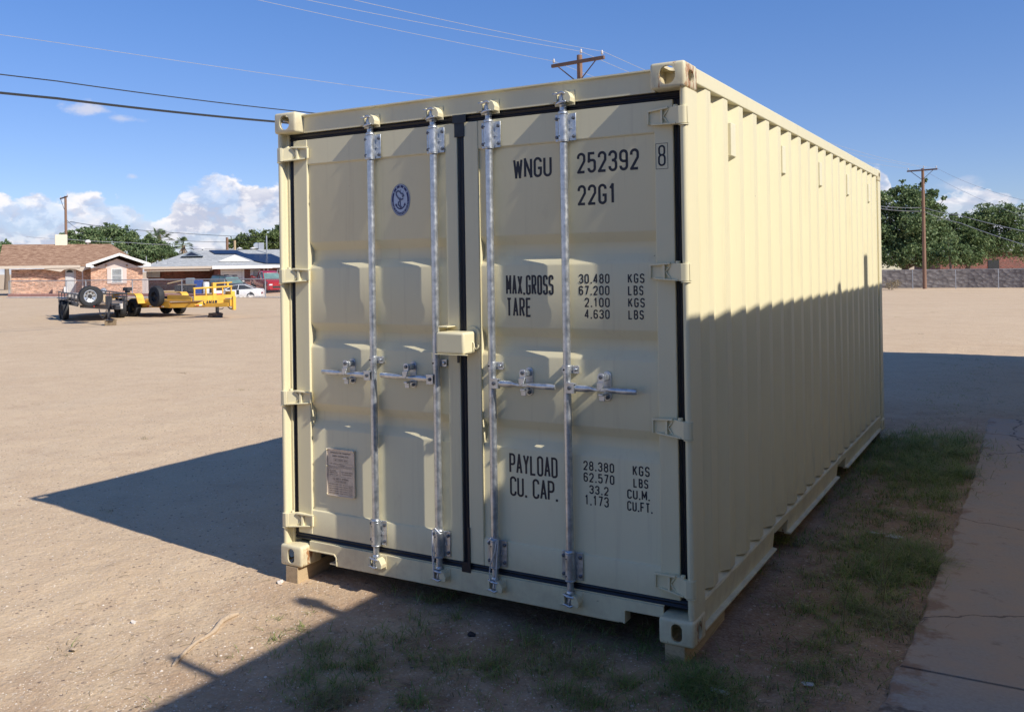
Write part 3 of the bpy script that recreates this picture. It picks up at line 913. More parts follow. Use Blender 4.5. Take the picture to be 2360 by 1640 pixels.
# hinges
def hinge(zc, side):
    """left-side hinge in coordinates from the left edge; mirrored for the right"""
    h = .078; z0, z1 = zc-h/2, zc+h/2
    m = MB()
    kn = [(.001, .045)] + arc(.020, .034, .0185, 180, 270, 6) + [(.036, .0145), (.050, .024), (.050, .045)]
    m.prism(kn, 'z', z0, z1)
    # sloping arm down to the stile, tapering
    m.loft([[(.050, .026, z0), (.050, .026, z1), (.050, .058, z1), (.050, .058, z0)],
            [(.095, .052, z0+.006), (.095, .052, z1+.004), (.095, .074, z1+.004), (.095, .074, z0+.006)],
            [(.128, .066, z0+.010), (.128, .066, z1+.002), (.128, .0745, z1+.002), (.128, .0745, z0+.010)],
            [(.200, .0695, z0+.012), (.200, .0695, z1-.004), (.200, .0745, z1-.004), (.200, .0745, z0+.012)]])
    # raised rim and ribs
    m.loft([[(.094, .038, z1-.003), (.094, .038, z1+.006), (.094, .06, z1+.006), (.094, .06, z1-.003)], [(.200, .060, z1-.010), (.200, .060, z1-.001), (.200, .071, z1-.001), (.200, .071, z1-.010)]])
    m.loft([[(.052, .020, z0-.0), (.052, .020, z0+.007), (.052, .055, z0+.007), (.052, .055, z0-.0)], [(.180, .060, z0+.008), (.180, .060, z0+.015), (.180, .071, z0+.015), (.180, .071, z0+.008)]])
    m.box(.191, .200, .059, .072, z0+.012, z1-.003)
    m.loft([[(.122, .048, z0+.006), (.122, .048, z1-.002), (.122, .068, z1-.002), (.122, .068, z0+.006)], [(.134, .052, z0+.008), (.134, .052, z1-.004), (.134, .068, z1-.004), (.134, .068, z0+.008)]])
    m.tube([(.088, .050, z1+.001), (.120, .055, zc+.004)], .0035, 6); m.tube([(.088, .050, z0+.004), (.120, .055, zc+.002)], .0035, 6)
    # cast letters
    def T(a, b, c_): return (.150+a, .0685-c_, b)
    if side < 0:
        text(m, 'SL', 0, .016, zc-.004, zc+.010, .0022, T)
    # lower collar and pin
    m.prism(arc(.020, .034, .021, 180, 360, 8)+[(.041, .050), (-.001, .050)], 'z', z0-.007, z0-.002)
    m.cyl((.060, .050, z1-.002), (.060, .050, z1+.012), .011, 10)
    if side > 0:
        m.v = [(Wd-x, y, z) for x, y, z in m.v]
        tm = MB(); text(tm, 'SL', 0, .016, zc-.004, zc+.010, .0022, lambda a, b, c_: (Wd-.180+a, .0685-c_, b)); m.merge(tm)
        m.box(Wd-.0008, Wd+.002, .030, .054, z0, z1)
    m.v = [(x, y-.004, z) for x, y, z in m.v]
    return m.build('hinge', 'paint', ld if side < 0 else rd, bevel=.002, seg=2, smooth=35)
for zc in (2.353, 1.655, .955, .254):
    hinge(zc, -1); hinge(zc, 1)

# ------------------------------------------------------------------ locking bars
BY = .0505
def locking_bar(x, hand, scuff=False):
    """hand: -1 handle points left, +1 right"""
    bar = MB(); bar.cyl((0, 0, .325), (0, 0, 2.30), .0190, 20)
    bar.cyl((0, 0, 2.40), (0, 0, 2.452), .0165, 18); bar.cyl((0, 0, .135), (0, 0, .195), .0165, 18)
    bo = bar.build('locking_bar', 'galv', box, smooth=40); bo.location = (x, BY, 0)
    for zc, s in ((2.352, 1), (.256, -1)):
        m = MB()
        hh = .062
        # U housing
        m.prism([(-.024, ST-BY-.0005)] + [(p[0], p[1]) for p in arc(0, 0, .025, 180, 360, 10)] + [(.024, ST-BY-.0005)], 'z', zc-hh, zc+hh)
        m.box(-.050, .060, ST-BY-.006, ST-BY-.0008, zc-hh-.002, zc+hh+.006)
        m.lathe([(.0205, zc-hh-.010), (.0265, zc-hh-.006), (.0265, zc-hh-.0005)], 'z', n=18); m.lathe([(.0265, zc+hh+.0005), (.0265, zc+hh+.010), (.0195, zc+hh+.018)], 'z', n=18)
        br = m.build('bearing_bracket', 'galv', bo, bevel=.002, seg=2, smooth=35)
        for bx in (-.041, .047):
            for bz in (-.043, .045): MB().lathe([(.0085, ST-BY-.0055), (.0085, ST-BY-.012), (.004, ST-BY-.0145)], 'y', (bx, 0, zc+bz), 10).build('bolt', 'bolt', bo)
        for bz in (.040, -.042): MB().lathe([(.0035, -.0225), (.0035, -.0262)], 'y', (-.010, 0, zc+bz), 8).build('rivet', 'bolt', bo)
        tw = MB().loft([[(.024, ST-BY-.012, zc-.006), (.040, ST-BY-.012, zc-.006), (.040, ST-BY-.006, zc-.006), (.024, ST-BY-.006, zc-.006)],
                        [(.031, ST-BY-.012, zc+.014), (.033, ST-BY-.012, zc+.014), (.033, ST-BY-.010, zc+.014), (.031, ST-BY-.010, zc+.014)]])
        tw.build('stop_tab', 'galv', bo)
        # cam at the end of the bar
        zz = 2.492 if s > 0 else .098
        c = MB()
        c.lathe([(.017, zz-.044*s), (.021, zz-.036*s), (.021, zz-.028*s), (.012, zz-.016*s)], 'z', n=18)
        c.prism([(-.016, zz-.022), (.012, zz-.022), (.016, zz+.006), (.010, zz+.022), (-.008, zz+.024), (-.014, zz+.008)], 'y', -.016, .006)
        c.tube([(-.046, -.020, zz+.022*s), (-.018, -.026, zz+.018*s), (.010, -.030, zz+.024*s), (.026, -.032, zz+.016*s)], [.004, .006, .007, .004], 8)
        c.tube([(-.030, -.022, zz-.030*s), (-.004, -.030, zz-.024*s), (.030, -.028, zz-.020*s)], [.004, .008, .005], 8)
        c.tube([(.006, -.024, zz+.018), (.004, -.030, zz-.018)], [.004, .004], 6)
        c.build('cam', 'galv', bo, bevel=.002, smooth=35)
        k = MB()
        fy = .0685-BY
        k.prism([(.014, zz+.026), (.028, zz+.030), (.044, zz+.020), (.055, zz-.002), (.052, zz-.022), (.040, zz-.027), (.016, zz-.012)], 'y', -.030, fy)
        k.prism([(-.044, zz-.022), (-.020, zz-.022), (-.019, zz+.004), (-.022, zz+.028), (-.031, zz+.029), (-.035, zz+.004)], 'y', -.028, fy)
        k.box(-.05, .056, fy-.004, fy, zz-.034, zz+.036)
        k.build('cam_keeper', 'paint', bo, bevel=.004, seg=2)
    # guide clamp in the middle
    zc = 1.196
    cl = MB()
    cl.prism([(-.021, ST-BY)] + arc(0, 0, .0212, 180, 360, 10) + [(.021, ST-BY)], 'z', zc-.020, zc+.020)
    cl.box(-.034, -.0215, ST-BY-.008, PN-BY-.0008, zc-.018, zc+.018); cl.box(.0215, .056, ST-BY-.010, ST-BY-.005, zc-.019, zc+.019)
    cl.lathe([(.009, ST-BY-.0105), (.009, ST-BY-.018), (.005, ST-BY-.020)], 'y', (.040, 0, zc), 10)
    cl.box(.03, .05, ST-BY-.005, PN-BY+.001, zc-.016, zc+.016)
    cl.build('guide_clamp', 'galv', bo, bevel=.0015, smooth=35)
    dk = MB().lathe([(.0045, -.0205), (.0045, -.0225)], 'y', (-.008, 0, zc), 10); dk.build('clamp_hole', 'hole', bo)
    # handle hub and handle
    zh = 1.112; a = hand
    hb = MB()
    hb.box(*(sorted((a*.004, a*.046))), -.030, -.0265, zh-.026, zh+.026); hb.box(*(sorted((a*.004, a*.046))), -.004, -.0005, zh-.026, zh+.022)
    hb.box(*(sorted((a*.0425, a*.046))), -.0265, -.004, zh-.026, zh+.010)
    hb.box(*(sorted((a*.018, a*.054))), -.028, -.002, zh+.018, zh+.0225)
    hb.build('handle_hub', 'galv', bo, bevel=.0015)
    hbb = MB().lathe([(.009, -.0302), (.009, -.035), (.004, -.038)], 'y', (a*.024, 0, zh), 12); hbb.build('hub_bolt', 'bolt', bo)
    h = MB(); dz = .004*(1 if hand < 0 else -.5)
    st = [(.048, .012, .010), (.110, .012, .010), (.135, .008, .010), (.168, .0045, .014), (.200, .006, .011), (.235, .010, .008), (.30, .011, .008), (.350, .010, .008), (.356, .007, .006)]
    rings = []
    for (px_, hz2, hy2) in st:
        hz2 *= 1.3
        zz = zh+dz*px_*4; yy = -.014+.0
        rings.append([(a*px_, yy-hy2, zz-hz2*.6), (a*px_, yy-hy2*.4, zz-hz2), (a*px_, yy+hy2*.6, zz-hz2), (a*px_, yy+hy2*.6, zz+hz2), (a*px_, yy-hy2*.4, zz+hz2), (a*px_, yy-hy2, zz+hz2*.6)])
    h.loft(rings); h.build('door_handle', 'galv', bo, smooth=50)
    # catch on the panel
    cx = a*.182; kc = MB()
    py = PN-BY-.0005
    kc.prism(stadium(cx+.012, zh+.012, .042, .140), 'y', py-.005, py)
    kc.prism(stadium(cx, zh+.052, .034, .050), 'y', -.020, -.016)
    kc.prism([(cx-.018, zh+.034), (cx+.018, zh+.038), (cx+.010, zh+.010), (cx-.004, zh-.006), (cx-.016, zh+.006)], 'y', -.029, -.023)
    kc.box(cx-.010, cx+.012, -.030, py-.004, zh-.030, zh-.020)
    kc.box(cx-.014, cx+.014, -.012, -.006, zh-.055, zh-.028)
    kc.prism(stadium(cx+.010, zh+.055, .026, .034), 'y', -.012, py-.0052)
    kc.build('handle_catch', 'galv', bo, bevel=.002)
    MB().lathe([(.009, -.020), (.009, -.026), (.005, -.028)], 'y', (cx, 0, zh+.058), 12).build('bolt', 'bolt', bo)
    MB().lathe([(.009, py-.005), (.009, py-.012), (.005, py-.015)], 'y', (cx+.012, 0, zh-.042), 12).build('bolt', 'bolt', bo)
    return bo
bars = [locking_bar(.657, -1), locking_bar(1.069, -1), locking_bar(1.405, 1), locking_bar(1.820, 1)]
# twisted seal cables on the two inner bars
for i, x in ((1, 1.069), (2, 1.405)):
    c = MB(); s = -1 if i == 1 else 1
    c.tube([(.026*-s, -.028, .318), (.0, -.034, .345), (-.03*-s, -.022, .33), (-.034*-s*.8, -.026, .27), (-.030*-s*.8, -.03, .20), (-.020*-s, -.03, .14), (-.016*-s, -.03, .09)], .0032, 6)
    c.tube([(.024*s, -.024, .33), (.018*s, -.034, .27), (-.006, -.036, .215), (-.014, -.034, .17), (-.010, -.034, .12)], .0032, 6)
    c.build('seal_cable', 'cable', bars[i], smooth=60)

# lock box over the centre joint
lb = MB().box(1.136, 1.304, -.055, .062, 1.255, 1.366)
lbo = lb.build('lock_box', 'paint', box, bevel=.012, seg=3, smooth=40)
e2 = MB()
e2.box(1.126, 1.180, -.010, .0705, 1.386, 1.392); e2.box(1.122, 1.127, -.010, .0705, 1.262, 1.392)
e2.build('side_bracket', 'paint', lbo, bevel=.002)
e3 = MB().prism(stadium(1.285, 1.325, .085, .13), 'y', .063, .0705); e3.box(1.13, 1.32, -.057, -.04, 1.252, 1.2555)
e3.build('back_plate', 'paint', lbo, bevel=.003)
e4 = MB().tube([(1.300, .030, 1.318), (1.312, .030, 1.306), (1.313, .030, 1.290), (1.320, .030, 1.279), (1.332, .030, 1.280), (1.338, .030, 1.292), (1.338, .030, 1.300)], .0038, 8)
e4.build('hook', 'paint', lbo, smooth=60)

# vents on the corrugated side
for yc in (.760, 1.875, 3.02, 4.165, 5.30):
    zc = 2.315
    v_ = MB(); x0 = Wd-.044
    v_.box(x0, x0+.043, yc-.042, yc+.042, zc-.080, zc+.088)
    v_.loft([[(x0, yc-.045, zc-.081), (x0+.043, yc-.045, zc-.081), (x0+.043, yc+.045, zc-.081), (x0, yc+.045, zc-.081)], [(x0, yc-.03, zc-.105), (x0+.004, yc-.03, zc-.105), (x0+.004, yc+.03, zc-.105), (x0, yc+.03, zc-.105)]])
    v_.cyl((x0, yc, zc-.118), (x0+.010, yc, zc-.118), .010, 8); v_.cyl((x0, yc, zc+.104), (x0+.008, yc, zc+.104), .010, 8)
    v_.build('vent_cover', 'vent', box, bevel=.005)
MB().lathe([(.011, 0), (.011, .014), (.006, .018)], 'x', (Wd-.044, 1.06, .206), 10).build('lashing_bolt', 'paint', box)

# ------------------------------------------------------------------ lettering
def lettering(name, lines, y, parent=None, mat='ink'):
    for (s, x0, x1, z0, z1, th, *g2) in lines:
        m = MB(); text(m, s, x0, x1, z0-CZ, z1-CZ, th, front_T(y), *(g2 or [.22]))
        m.build(name, mat, parent, recalc=False)
TY = PN-.0007
B, S_, N_ = .0126, .0066, .0106
lt = [('WNGU', 1.524, 1.738, 2.217, 2.316, B, .16), ('252392', 1.873, 2.187, 2.220, 2.319, B), ('22G1', 1.874, 2.070, 2.068, 2.165, B),
      ('MAX.GROSS', 1.472, 1.738, 1.640, 1.738, N_, .15), ('TARE', 1.473, 1.614, 1.531, 1.626, N_, .17),
      ('30.480', 1.873, 2.031, 1.695, 1.741, S_, .28), ('67.200', 1.872, 2.030, 1.640, 1.685, S_, .28), ('2.100', 1.901, 2.030, 1.583, 1.628, S_, .28), ('4.630', 1.900, 2.029, 1.528, 1.572, S_, .28),
      ('KGS', 2.122, 2.204, 1.696, 1.741, S_, .33), ('LBS', 2.122, 2.198, 1.640, 1.685, S_, .33), ('KGS', 2.122, 2.204, 1.584, 1.628, S_, .33), ('LBS', 2.122, 2.198, 1.528, 1.572, S_, .33),
      ('PAYLOAD', 1.475, 1.744, .750, .850, N_, .13), ('CU. CAP.', 1.477, 1.745, .637, .735, N_, .12),
      ('28.380', 1.881, 2.039, .806, .851, S_, .28), ('62.570', 1.881, 2.039, .751, .796, S_, .28), ('33.2', 1.910, 2.009, .696, .738, S_, .28), ('1.173', 1.886, 2.009, .641, .690, S_, .28),
      ('KGS', 2.131, 2.214, .806, .853, S_, .33), ('LBS', 2.133, 2.206, .751, .794, S_, .33), ('CU.M.', 2.102, 2.214, .696, .740, S_, .2), ('CU.FT.', 2.101, 2.226, .640, .686, S_, .2)]
lettering('lettering', lt, TY, rd)
m = MB(); text(m, '8', 2.284, 2.320, 2.226-CZ, 2.322-CZ, .0085, front_T(ST-.0006))
T = front_T(ST-.0006); w_ = .0022
zt, zb, xl, xr = 2.329-CZ, 2.214-CZ, 2.274, 2.330
ribbon(m, [Vector((xl, zb)), Vector((xl, zt)), Vector((xr, zt)), Vector((xr, zb))], True, w_, 0, T)
m.build('check_digit', 'ink', rd, recalc=False)

# oval emblem
EX, EZ, EA, EB = .830, 2.1475-CZ, .0625, .086
def ell(mb, a0, b0, a1, b1, y, n=48):
    v = []; 
    for k in range(n):
        t = 2*PI*k/n
        v += [(EX+a0*math.cos(t), y, EZ+b0*math.sin(t)), (EX+a1*math.cos(t), y, EZ+b1*math.sin(t))]
    mb.add(v, [(2*k, 2*((k+1) % n), 2*((k+1) % n)+1, 2*k+1) for k in range(n)])
y0 = PN-.0018
em = MB(); n = 48
em.prism([(EX+EA*math.cos(2*PI*k/n), EZ+EB*math.sin(2*PI*k/n)) for k in range(n)], 'y', y0, y0+.002)
emo = em.build('emblem', 'emb_w', ld)
d = MB()
ell(d, EA, EB, EA-.0022, EB-.0022, y0-.0006)
ell(d, EA-.006, EB-.006, EA-.0175, EB-.0195, y0-.0006)
def eT(a, b, c): return (EX+a, y0-.0010-c, EZ+b)
def stroke(mb, pts, th, dd=0): ribbon(mb, [Vector(p) for p in pts], False, th, dd, eT)
stroke(d, [(0, .012), (0, -.044)], .005); stroke(d, [(-.010, .0), (.010, .0)], .004, .0002)
stroke(d, [(-.030, -.024), (-.022, -.038), (-.010, -.046), (0, -.048), (.010, -.046), (.022, -.038), (.030, -.022)], .0065, .0003)
stroke(d, [(-.034, -.030), (-.029, -.020), (-.022, -.030)], .004, .0004); stroke(d, [(.022, -.030), (.030, -.018), (.034, -.030)], .004, .0004)
d.build('emblem_ring', 'emb_b', emo, recalc=False)
sn = MB()
stroke(sn, [(.020, .006), (.006, .002), (-.012, .010), (-.026, .028), (-.026, .042), (-.014, .050), (-.002, .044), (.004, .036), (.018, .030), (.022, .022), (.012, .016)], .009, .0006)
stroke(sn, [(.002, -.004), (-.012, -.012), (-.014, -.024), (-.004, -.034), (.010, -.040)], .009, .0007)
stroke(sn, [(.000, .048), (.006, .056)], .003, .0008); stroke(sn, [(.014, .034), (.024, .048)], .002, .0008); stroke(sn, [(.010, .026), (.020, .012)], .002, .0009)
sn.build('emblem_serpent', 'serpent', emo, recalc=False)
# ring lettering
tw = MB()
def ringtext(s, t0, t1, h, flip):
    for i, ch in enumerate(s):
        if ch == ' ': continue
        t = R(t0+(t1-t0)*i/(len(s)-1)); a, b = EA-.0118, EB-.0128
        cx, cz = a*math.cos(t), b*math.sin(t); ang = math.atan2(math.sin(t)/b, math.cos(t)/a) + (PI/2 if flip else -PI/2)
        ca, sa = math.cos(ang), math.sin(ang)
        w = h*.62
        def TT(p, q, c, ca=ca, sa=sa, cx=cx, cz=cz, w=w): 
            p -= w/2; q -= h/2
            return (EX+cx+p*ca-q*sa, y0-.0012-c, EZ+cz+p*sa+q*ca)
        glyph(tw, ch, w, h, h*.16, TT)
ringtext('CHINA CLASSIFICATION SOCIETY', 190, 350, .0075, True)
for t in (145, 118, 90, 62, 35):
    tt = R(t); cx, cz = (EA-.0118)*math.cos(tt), (EB-.0128)*math.sin(tt)
    for q in (-.0032, 0, .0032): tw.add([(EX+cx+a*.0042, y0-.0012, EZ+cz+q+b*.0010) for a, b in ((-1, -1), (1, -1), (1, 1), (-1, 1))], [(0, 1, 2, 3)])
    tw.add([(EX+cx+a*.0008, y0-.0014, EZ+cz+b*.005) for a, b in ((-1, -1), (1, -1), (1, 1), (-1, 1))], [(0, 1, 2, 3)])
tw.build('emblem_letters', 'emb_w', emo, recalc=False)

# data plate
PX0, PX1, PZ0, PZ1 = .296, .494, .507-CZ, .771-CZ
pm = MB().box(PX0, PX1, PN-.010, PN-.001, PZ0, PZ1)
pm.box(PX0-.002, PX0+.005, PN-.016, PN-.0105, PZ0, PZ1); pm.box(PX1-.006, PX1+.002, PN-.016, PN-.0105, PZ0, PZ1)
pm.box(PX0+.0055, PX1-.0065, PN-.015, PN-.0105, PZ1-.006, PZ1+.001); pm.box(PX0+.0055, PX1-.0065, PN-.014, PN-.0105, PZ0-.001, PZ0+.004)
pmo = pm.build('data_plate', 'plate', ld, bevel=.0015)
rv_ = MB()
for rx_ in (PX0+.004, PX1-.004):
    for rz_ in (PZ1-.006, PZ1-.098, PZ0+.008): rv_.lathe([(.0045, PN-.0155), (.0045, PN-.0185), (.002, PN-.0205)], 'y', (rx_, 0, rz_), 10)
rv_.build('rivets', 'paint', pmo)
pt = MB(); TT = front_T(PN-.0112); X0, X1, ZT = PX0+.012, PX1-.012, PZ1
def row(s, a, b, zt, h, th): text(pt, s, X0+(X1-X0)*a, X0+(X1-X0)*b, ZT-zt-h, ZT-zt, th, TT)
def frame(a, b, zt, zb): 
    q = [Vector((X0+(X1-X0)*a, ZT-zb)), Vector((X0+(X1-X0)*a, ZT-zt)), Vector((X0+(X1-X0)*b, ZT-zt)), Vector((X0+(X1-X0)*b, ZT-zb))]
    ribbon(pt, q, True, .0009, .0003, TT)
row('APPROVED FOR TRANSPORT', .08, .92, .018, .0085, .0016); row('UNDER CUSTOMS SEAL', .16, .84, .036, .0085, .0016)
frame(.22, .80, .054, .071); row('GB C 252392 2023', .26, .76, .058, .008, .0013)
row('TYPE', .04, .16, .080, .006, .001); row('MANUFACTURERS NO', .20, .62, .081, .006, .001); frame(.68, 1, .080, .093); row('OF THE CONTAINER', .34, .66, .090, .005, .0009)
frame(0, 1, .098, .101); frame(0, .46, .105, .154); frame(.50, 1, .105, .154)
row('DATE OF MFG', .02, .4, .108, .005, .0009); row('NO LICENSE', .04, .30, .119, .007, .0011); row('ADDRESS 01 23', .04, .36, .130, .007, .0011); row('WORKS STAMP', .04, .40, .142, .006, .001)
row('NEXT CURRENT REPAIR', .54, .97, .124, .0065, .0011); row('BY AUTHORIZED PERSON', .56, .94, .136, .006, .001)
row('CSC SAFETY APPROVAL', .17, .83, .162, .010, .0015); frame(.22, .78, .176, .188); row('CN SHA 0262 2023', .28, .72, .1785, .007, .0011)
for i, (a, b) in enumerate((('DATE MANUFACTURED', '05 2023'), ('IDENTIFICATION NO', 'WNGU 252392'), ('MAXIMUM OPERATING GROSS MASS', '30480 KG 67200 LB'), ('ALLOWABLE STACKING LOAD', '192000 KG 423280 LB'), ('TRANSVERSE RACKING TEST FORCE', '150000 NEWTONS'))):
    z = .195+.0125*i; row(a, .0, .40, z, .0062, .0012); row(b, .44, .80, z, .0062, .001)
frame(.83, 1, .197, .255)
for i, s in enumerate(('END', 'WALL', 'LOAD', '04P', 'SIDE', 'WALL', '06P')): row(s, .85, .97, .200+.0077*i, .0055, .0009)
pt.build('plate_print', 'plate_ink', pmo, recalc=False)

# ------------------------------------------------------------------ timber blocks under the corners
def block(x0, x1, y0, y1, lbl, mat='lumber', z1=CZ):
    cx, cy = (x0+x1)/2, (y0+y1)/2
    m = MB().box(x0-cx, x1-cx, y0-cy, y1-cy, -.02, z1-.001)
    o = m.build('wooden_block', mat, None, bevel=.003); o.location = (cx, cy, 0)
    return tag(o, lbl, 'wood block', 'timber blocks the container stands on')
block(.040, .130, .002, .42, 'sawn timber block under the left front corner of the container, in the sun')
block(2.300, 2.392, .010, .62, 'sawn timber block under the near right corner of the container, beside the heap of dirt')
block(.05, .14, 5.70, 6.02, 'sawn timber block under the far left corner of the container')
block(2.31, 2.40, 5.72, 6.00, 'dark timber block under the far right corner of the container', 'old_block')

# ------------------------------------------------------------------ the building beside the walkway (casts the long shade)
bl = thing('stucco_building', 'long flat-roofed pale stucco building along the walkway, opposite the corrugated side of the container', 'building', (4.75, 0, 0))
MB().box(0, 9, -16, 14.62, -.1, 3.40).build('wall', 'stucco', bl)
MB().box(-.03, 9.03, -16.03, 14.65, 3.401, 3.515).build('parapet_cap', 'tan_trim', bl, bevel=.01)
for (yy, h, r) in ((-.84, .33, .055), (-1.69, .35, .028), (3.40, .11, .035), (4.785, .34, .035), (-6.5, .4, .05), (9.0, .3, .05)):
    p_ = MB().cyl((.06, yy, 3.516), (.06, yy, 3.516+h-(.08 if r > .05 else 0)), r if r < .05 else .035, 12)
    if r > .05: p_.lathe([(.055, 3.516+h-.10), (.062, 3.516+h-.05), (.045, 3.516+h)], 'z', (.06, yy, 0), 14)
    p_.build('roof_pipe', 'metal_grey', bl)
for yy in (-8.5, -1.5, 8.0):
    f_ = MB().box(-.02, .04, yy, yy+1.2, 1.0, 2.1).build('window', 'white', bl); MB().box(-.026, -.021, yy+.06, yy+1.14, 1.06, 2.04).build('pane', 'glass_dark', f_)
dd = MB().box(-.02, .03, 4.2, 5.1, .03, 2.1).build('door', 'door_white', bl); MB().lathe([(.03, -.06), (.03, -.021)], 'x', (0, 4.3, 1.0), 12).build('handle', 'bolt', dd)

# ------------------------------------------------------------------ poles and wires
def pole(name, label, u, d, ztop, arm_z, arm_l, ang, r0=.14, r1=.10, mat='pole', braces=2, ins=(-1, -.02, 1), group='wooden utility poles', base=None):
    x, y = at(u, d); zb = gh(x, y) if base is None else base
    t = thing(name, label, 'utility pole', (x, y, zb), ang, group)
    MB().tube([(0, 0, -.3), (0, 0, (ztop-zb)*.5), (0, 0, ztop-zb)], [r0, (r0+r1)/2, r1], 12).build('shaft', mat, t, smooth=50)
    az_ = arm_z-zb; h = arm_l/2
    MB().box(-h, h, -r1-.10, -r1+.01, az_-.06, az_+.06).build('crossarm', 'crossarm' if mat == 'pole' else 'pole_dark', t, bevel=.006)
    for s in ((-1, 1) if braces == 2 else (-1,)):
        MB().tube([(s*h*.72, -r1-.11, az_-.07), (0, -r1-.02, az_-.07-h*.62)], .022, 6).build('brace', 'pole_dark', t)
    for q in ins:
        top = ztop-zb if abs(q) < .1 and name != 'x' else az_+.06
        xx = q*(h-.09); yy = -r1-.045 if abs(q) > .1 else 0
        if abs(q) < .1: xx = .085; yy = -.03
        m_ = MB().lathe([(.012, top-.02), (.012, top+.05), (.035, top+.06), (.05, top+.09), (.036, top+.12), (.046, top+.15), (.030, top+.19), (.02, top+.21)], 'z', (xx, yy, 0), 12)
        m_.build('insulator', 'insul', t, smooth=60)
    return t, (x, y, zb)
def wire(label, p, r=.006, mat='wire_light', sag=.0, n=24, group='overhead wires'):
    """straight-line key points with a little sag between them"""
    pts = []
    for a, b in zip(p[:-1], p[1:]):
        for k in range(n):
            t = k/n; z = a[2]+(b[2]-a[2])*t-sag*4*t*(1-t)
            pts.append((a[0]+(b[0]-a[0])*t, a[1]+(b[1]-a[1])*t, z))
    pts.append(p[-1])
    o = MB().tube(pts, r, 5).build('overhead_wire', mat)
    return tag(o, label, 'wire', group)
# pole behind the container: crossarm runs away to the left
D1 = 34.0
P1 = at(1343, D1)
aL, aR = at(1280, 34.6), at(1401, 33.2)
ang1 = math.atan2(aR[1]-aL[1], aR[0]-aL[0]); arm1 = math.hypot(aR[0]-aL[0], aR[1]-aL[1])
ztop1 = zof(1343, 127, D1); za1 = zof(1343, 144, D1)
pole('utility_pole', 'wooden utility pole with braced crossarm rising behind the container roof', 1343, D1, ztop1, za1, arm1, ang1)
D2 = 75.0
ztop2 = zof(2130, 388, D2); za2 = zof(2130, 392.5, D2)
bL, bR = at(2095, 75.8), at(2165, 74.2)
ang2 = math.atan2(bR[1]-bL[1], bR[0]-bL[0]); arm2 = math.hypot(bR[0]-bL[0], bR[1]-bL[1])
pole('utility_pole', 'wooden utility pole standing before the stone wall and the big tree on the right', 2130, D2, ztop2, za2, arm2, ang2, .16, .11)
D3 = 95.0
cL, cR = at(143, 96.5), at(159.5, 93.5)
pole('utility_pole', 'dark wooden utility pole above the cream rooftop cooler, far left', 153, D3, zof(152, 452, D3), zof(152, 455.5, D3), math.hypot(cR[0]-cL[0], cR[1]-cL[1]), math.atan2(cR[1]-cL[1], cR[0]-cL[0]), .16, .12, 'pole', 1, (-1, 1))
def W3(u, v, d): x, y = at(u, d); return (x, y, zof(u, v, d))
def ext(a, b, k): return tuple(a[i]+(b[i]-a[i])*k for i in range(3))
ends = [(1284, 141, 34.5, 606, 0, 27.5, 'lowest of the three thin bright wires rising left from the crossarm behind the container'),
        (1346, 118, 33.9, 719, 0, 26.5, 'middle of the three thin bright wires rising left from the crossarm behind the container'),
        (1399, 119, 33.3, 827, 0, 25.5, 'topmost of the three thin bright wires rising left from the crossarm behind the container')]
r_ends = [(2097, 388), (2122, 384), (2163, 388)]
for (ua, va, da, ub, vb, db, lb_), (uc, vc) in zip(ends, r_ends):
    A, Bp = W3(ua, va, da), W3(ub, vb, db)
    far = ext(A, Bp, 2.6)
    wire(lb_, [A, Bp, far], .007, 'wire_light', .05)
    wire(lb_.split(' of the')[0]+' of the thin wires running from the crossarm behind the container to the right pole', [A, W3(uc, vc, D2)], .008, 'wire_light', .7)
Pm = lambda v: W3(1335, v, 34)
for (lb_, pa, pb, r, mt, v0) in (('thickest black cable sloping down to the top left corner of the container', (634, 280, 26.3), (138, 227, 22.3), .032, 'wire_dark', 345),
                       ('thinner black cable just above the thickest one, left of the container', (665, 254, 27), (138, 187, 22.7), .015, 'wire_dark', 318),
                       ('single thin pale wire high above the two black cables', (985, 220, 31.5), (138, 98, 24.8), .007, 'wire_light', 262)):
    A, Bp = W3(*pa), W3(*pb)
    wire(lb_, [Pm(v0), A, Bp, ext(A, Bp, 3.0)], r, mt, .03)
for (lb_, q) in (('upper of the two service cables crossing the big tree on the right', [(1960, 486, 78), (2024, 474.5, 76), (2130, 478, 75), (2215, 496.5, 70), (2400, 540, 60)]),
                 ('lower of the two service cables crossing the big tree on the right', [(1960, 476, 78), (2024, 480, 76), (2130, 487, 75), (2215, 514, 70), (2400, 575, 60)])):
    wire(lb_, [W3(*p) for p in q], .022, 'metal_grey', .08)
for (lb_, q, r) in (('faint wire leaving the right pole upper right', [(2163, 388, 74), (2400, 470, 55)], .01), ('faint wire just below, leaving the right pole', [(2122, 386, 75), (2400, 512, 56)], .01)):
    wire(lb_, [W3(*p) for p in q], r, 'wire_light', .3)
wire('dark wire from the far left pole over the brown roof to the pine tree', [W3(153, 512, 95), W3(165, 511, 95), W3(250, 523, 100), W3(400, 536, 108), W3(560, 545, 118), W3(760, 548, 130)], .03, 'wire_dark', .05)
wire('short dark wire slanting down from the far left pole into the tree', [W3(156, 508, 95), W3(182, 528, 105), W3(215, 545, 112)], .02, 'wire_dark', .1)
wire('pale green service wire crossing the trees above the brown roof', [W3(60, 545, 92), W3(158, 551.5, 95), W3(300, 559, 100), W3(400, 564, 108)], .022, 'wire_light', .05)
wire('wire just above the grey roof between palm and pine', [W3(380, 553, 120), W3(524, 558, 118), W3(640, 559, 118)], .025, 'wire_dark', .05)
wire('lowest wire right above the ridge of the grey roof', [W3(390, 572, 120), W3(470, 574, 118), W3(640, 575, 118)], .03, 'wire_dark', .05)
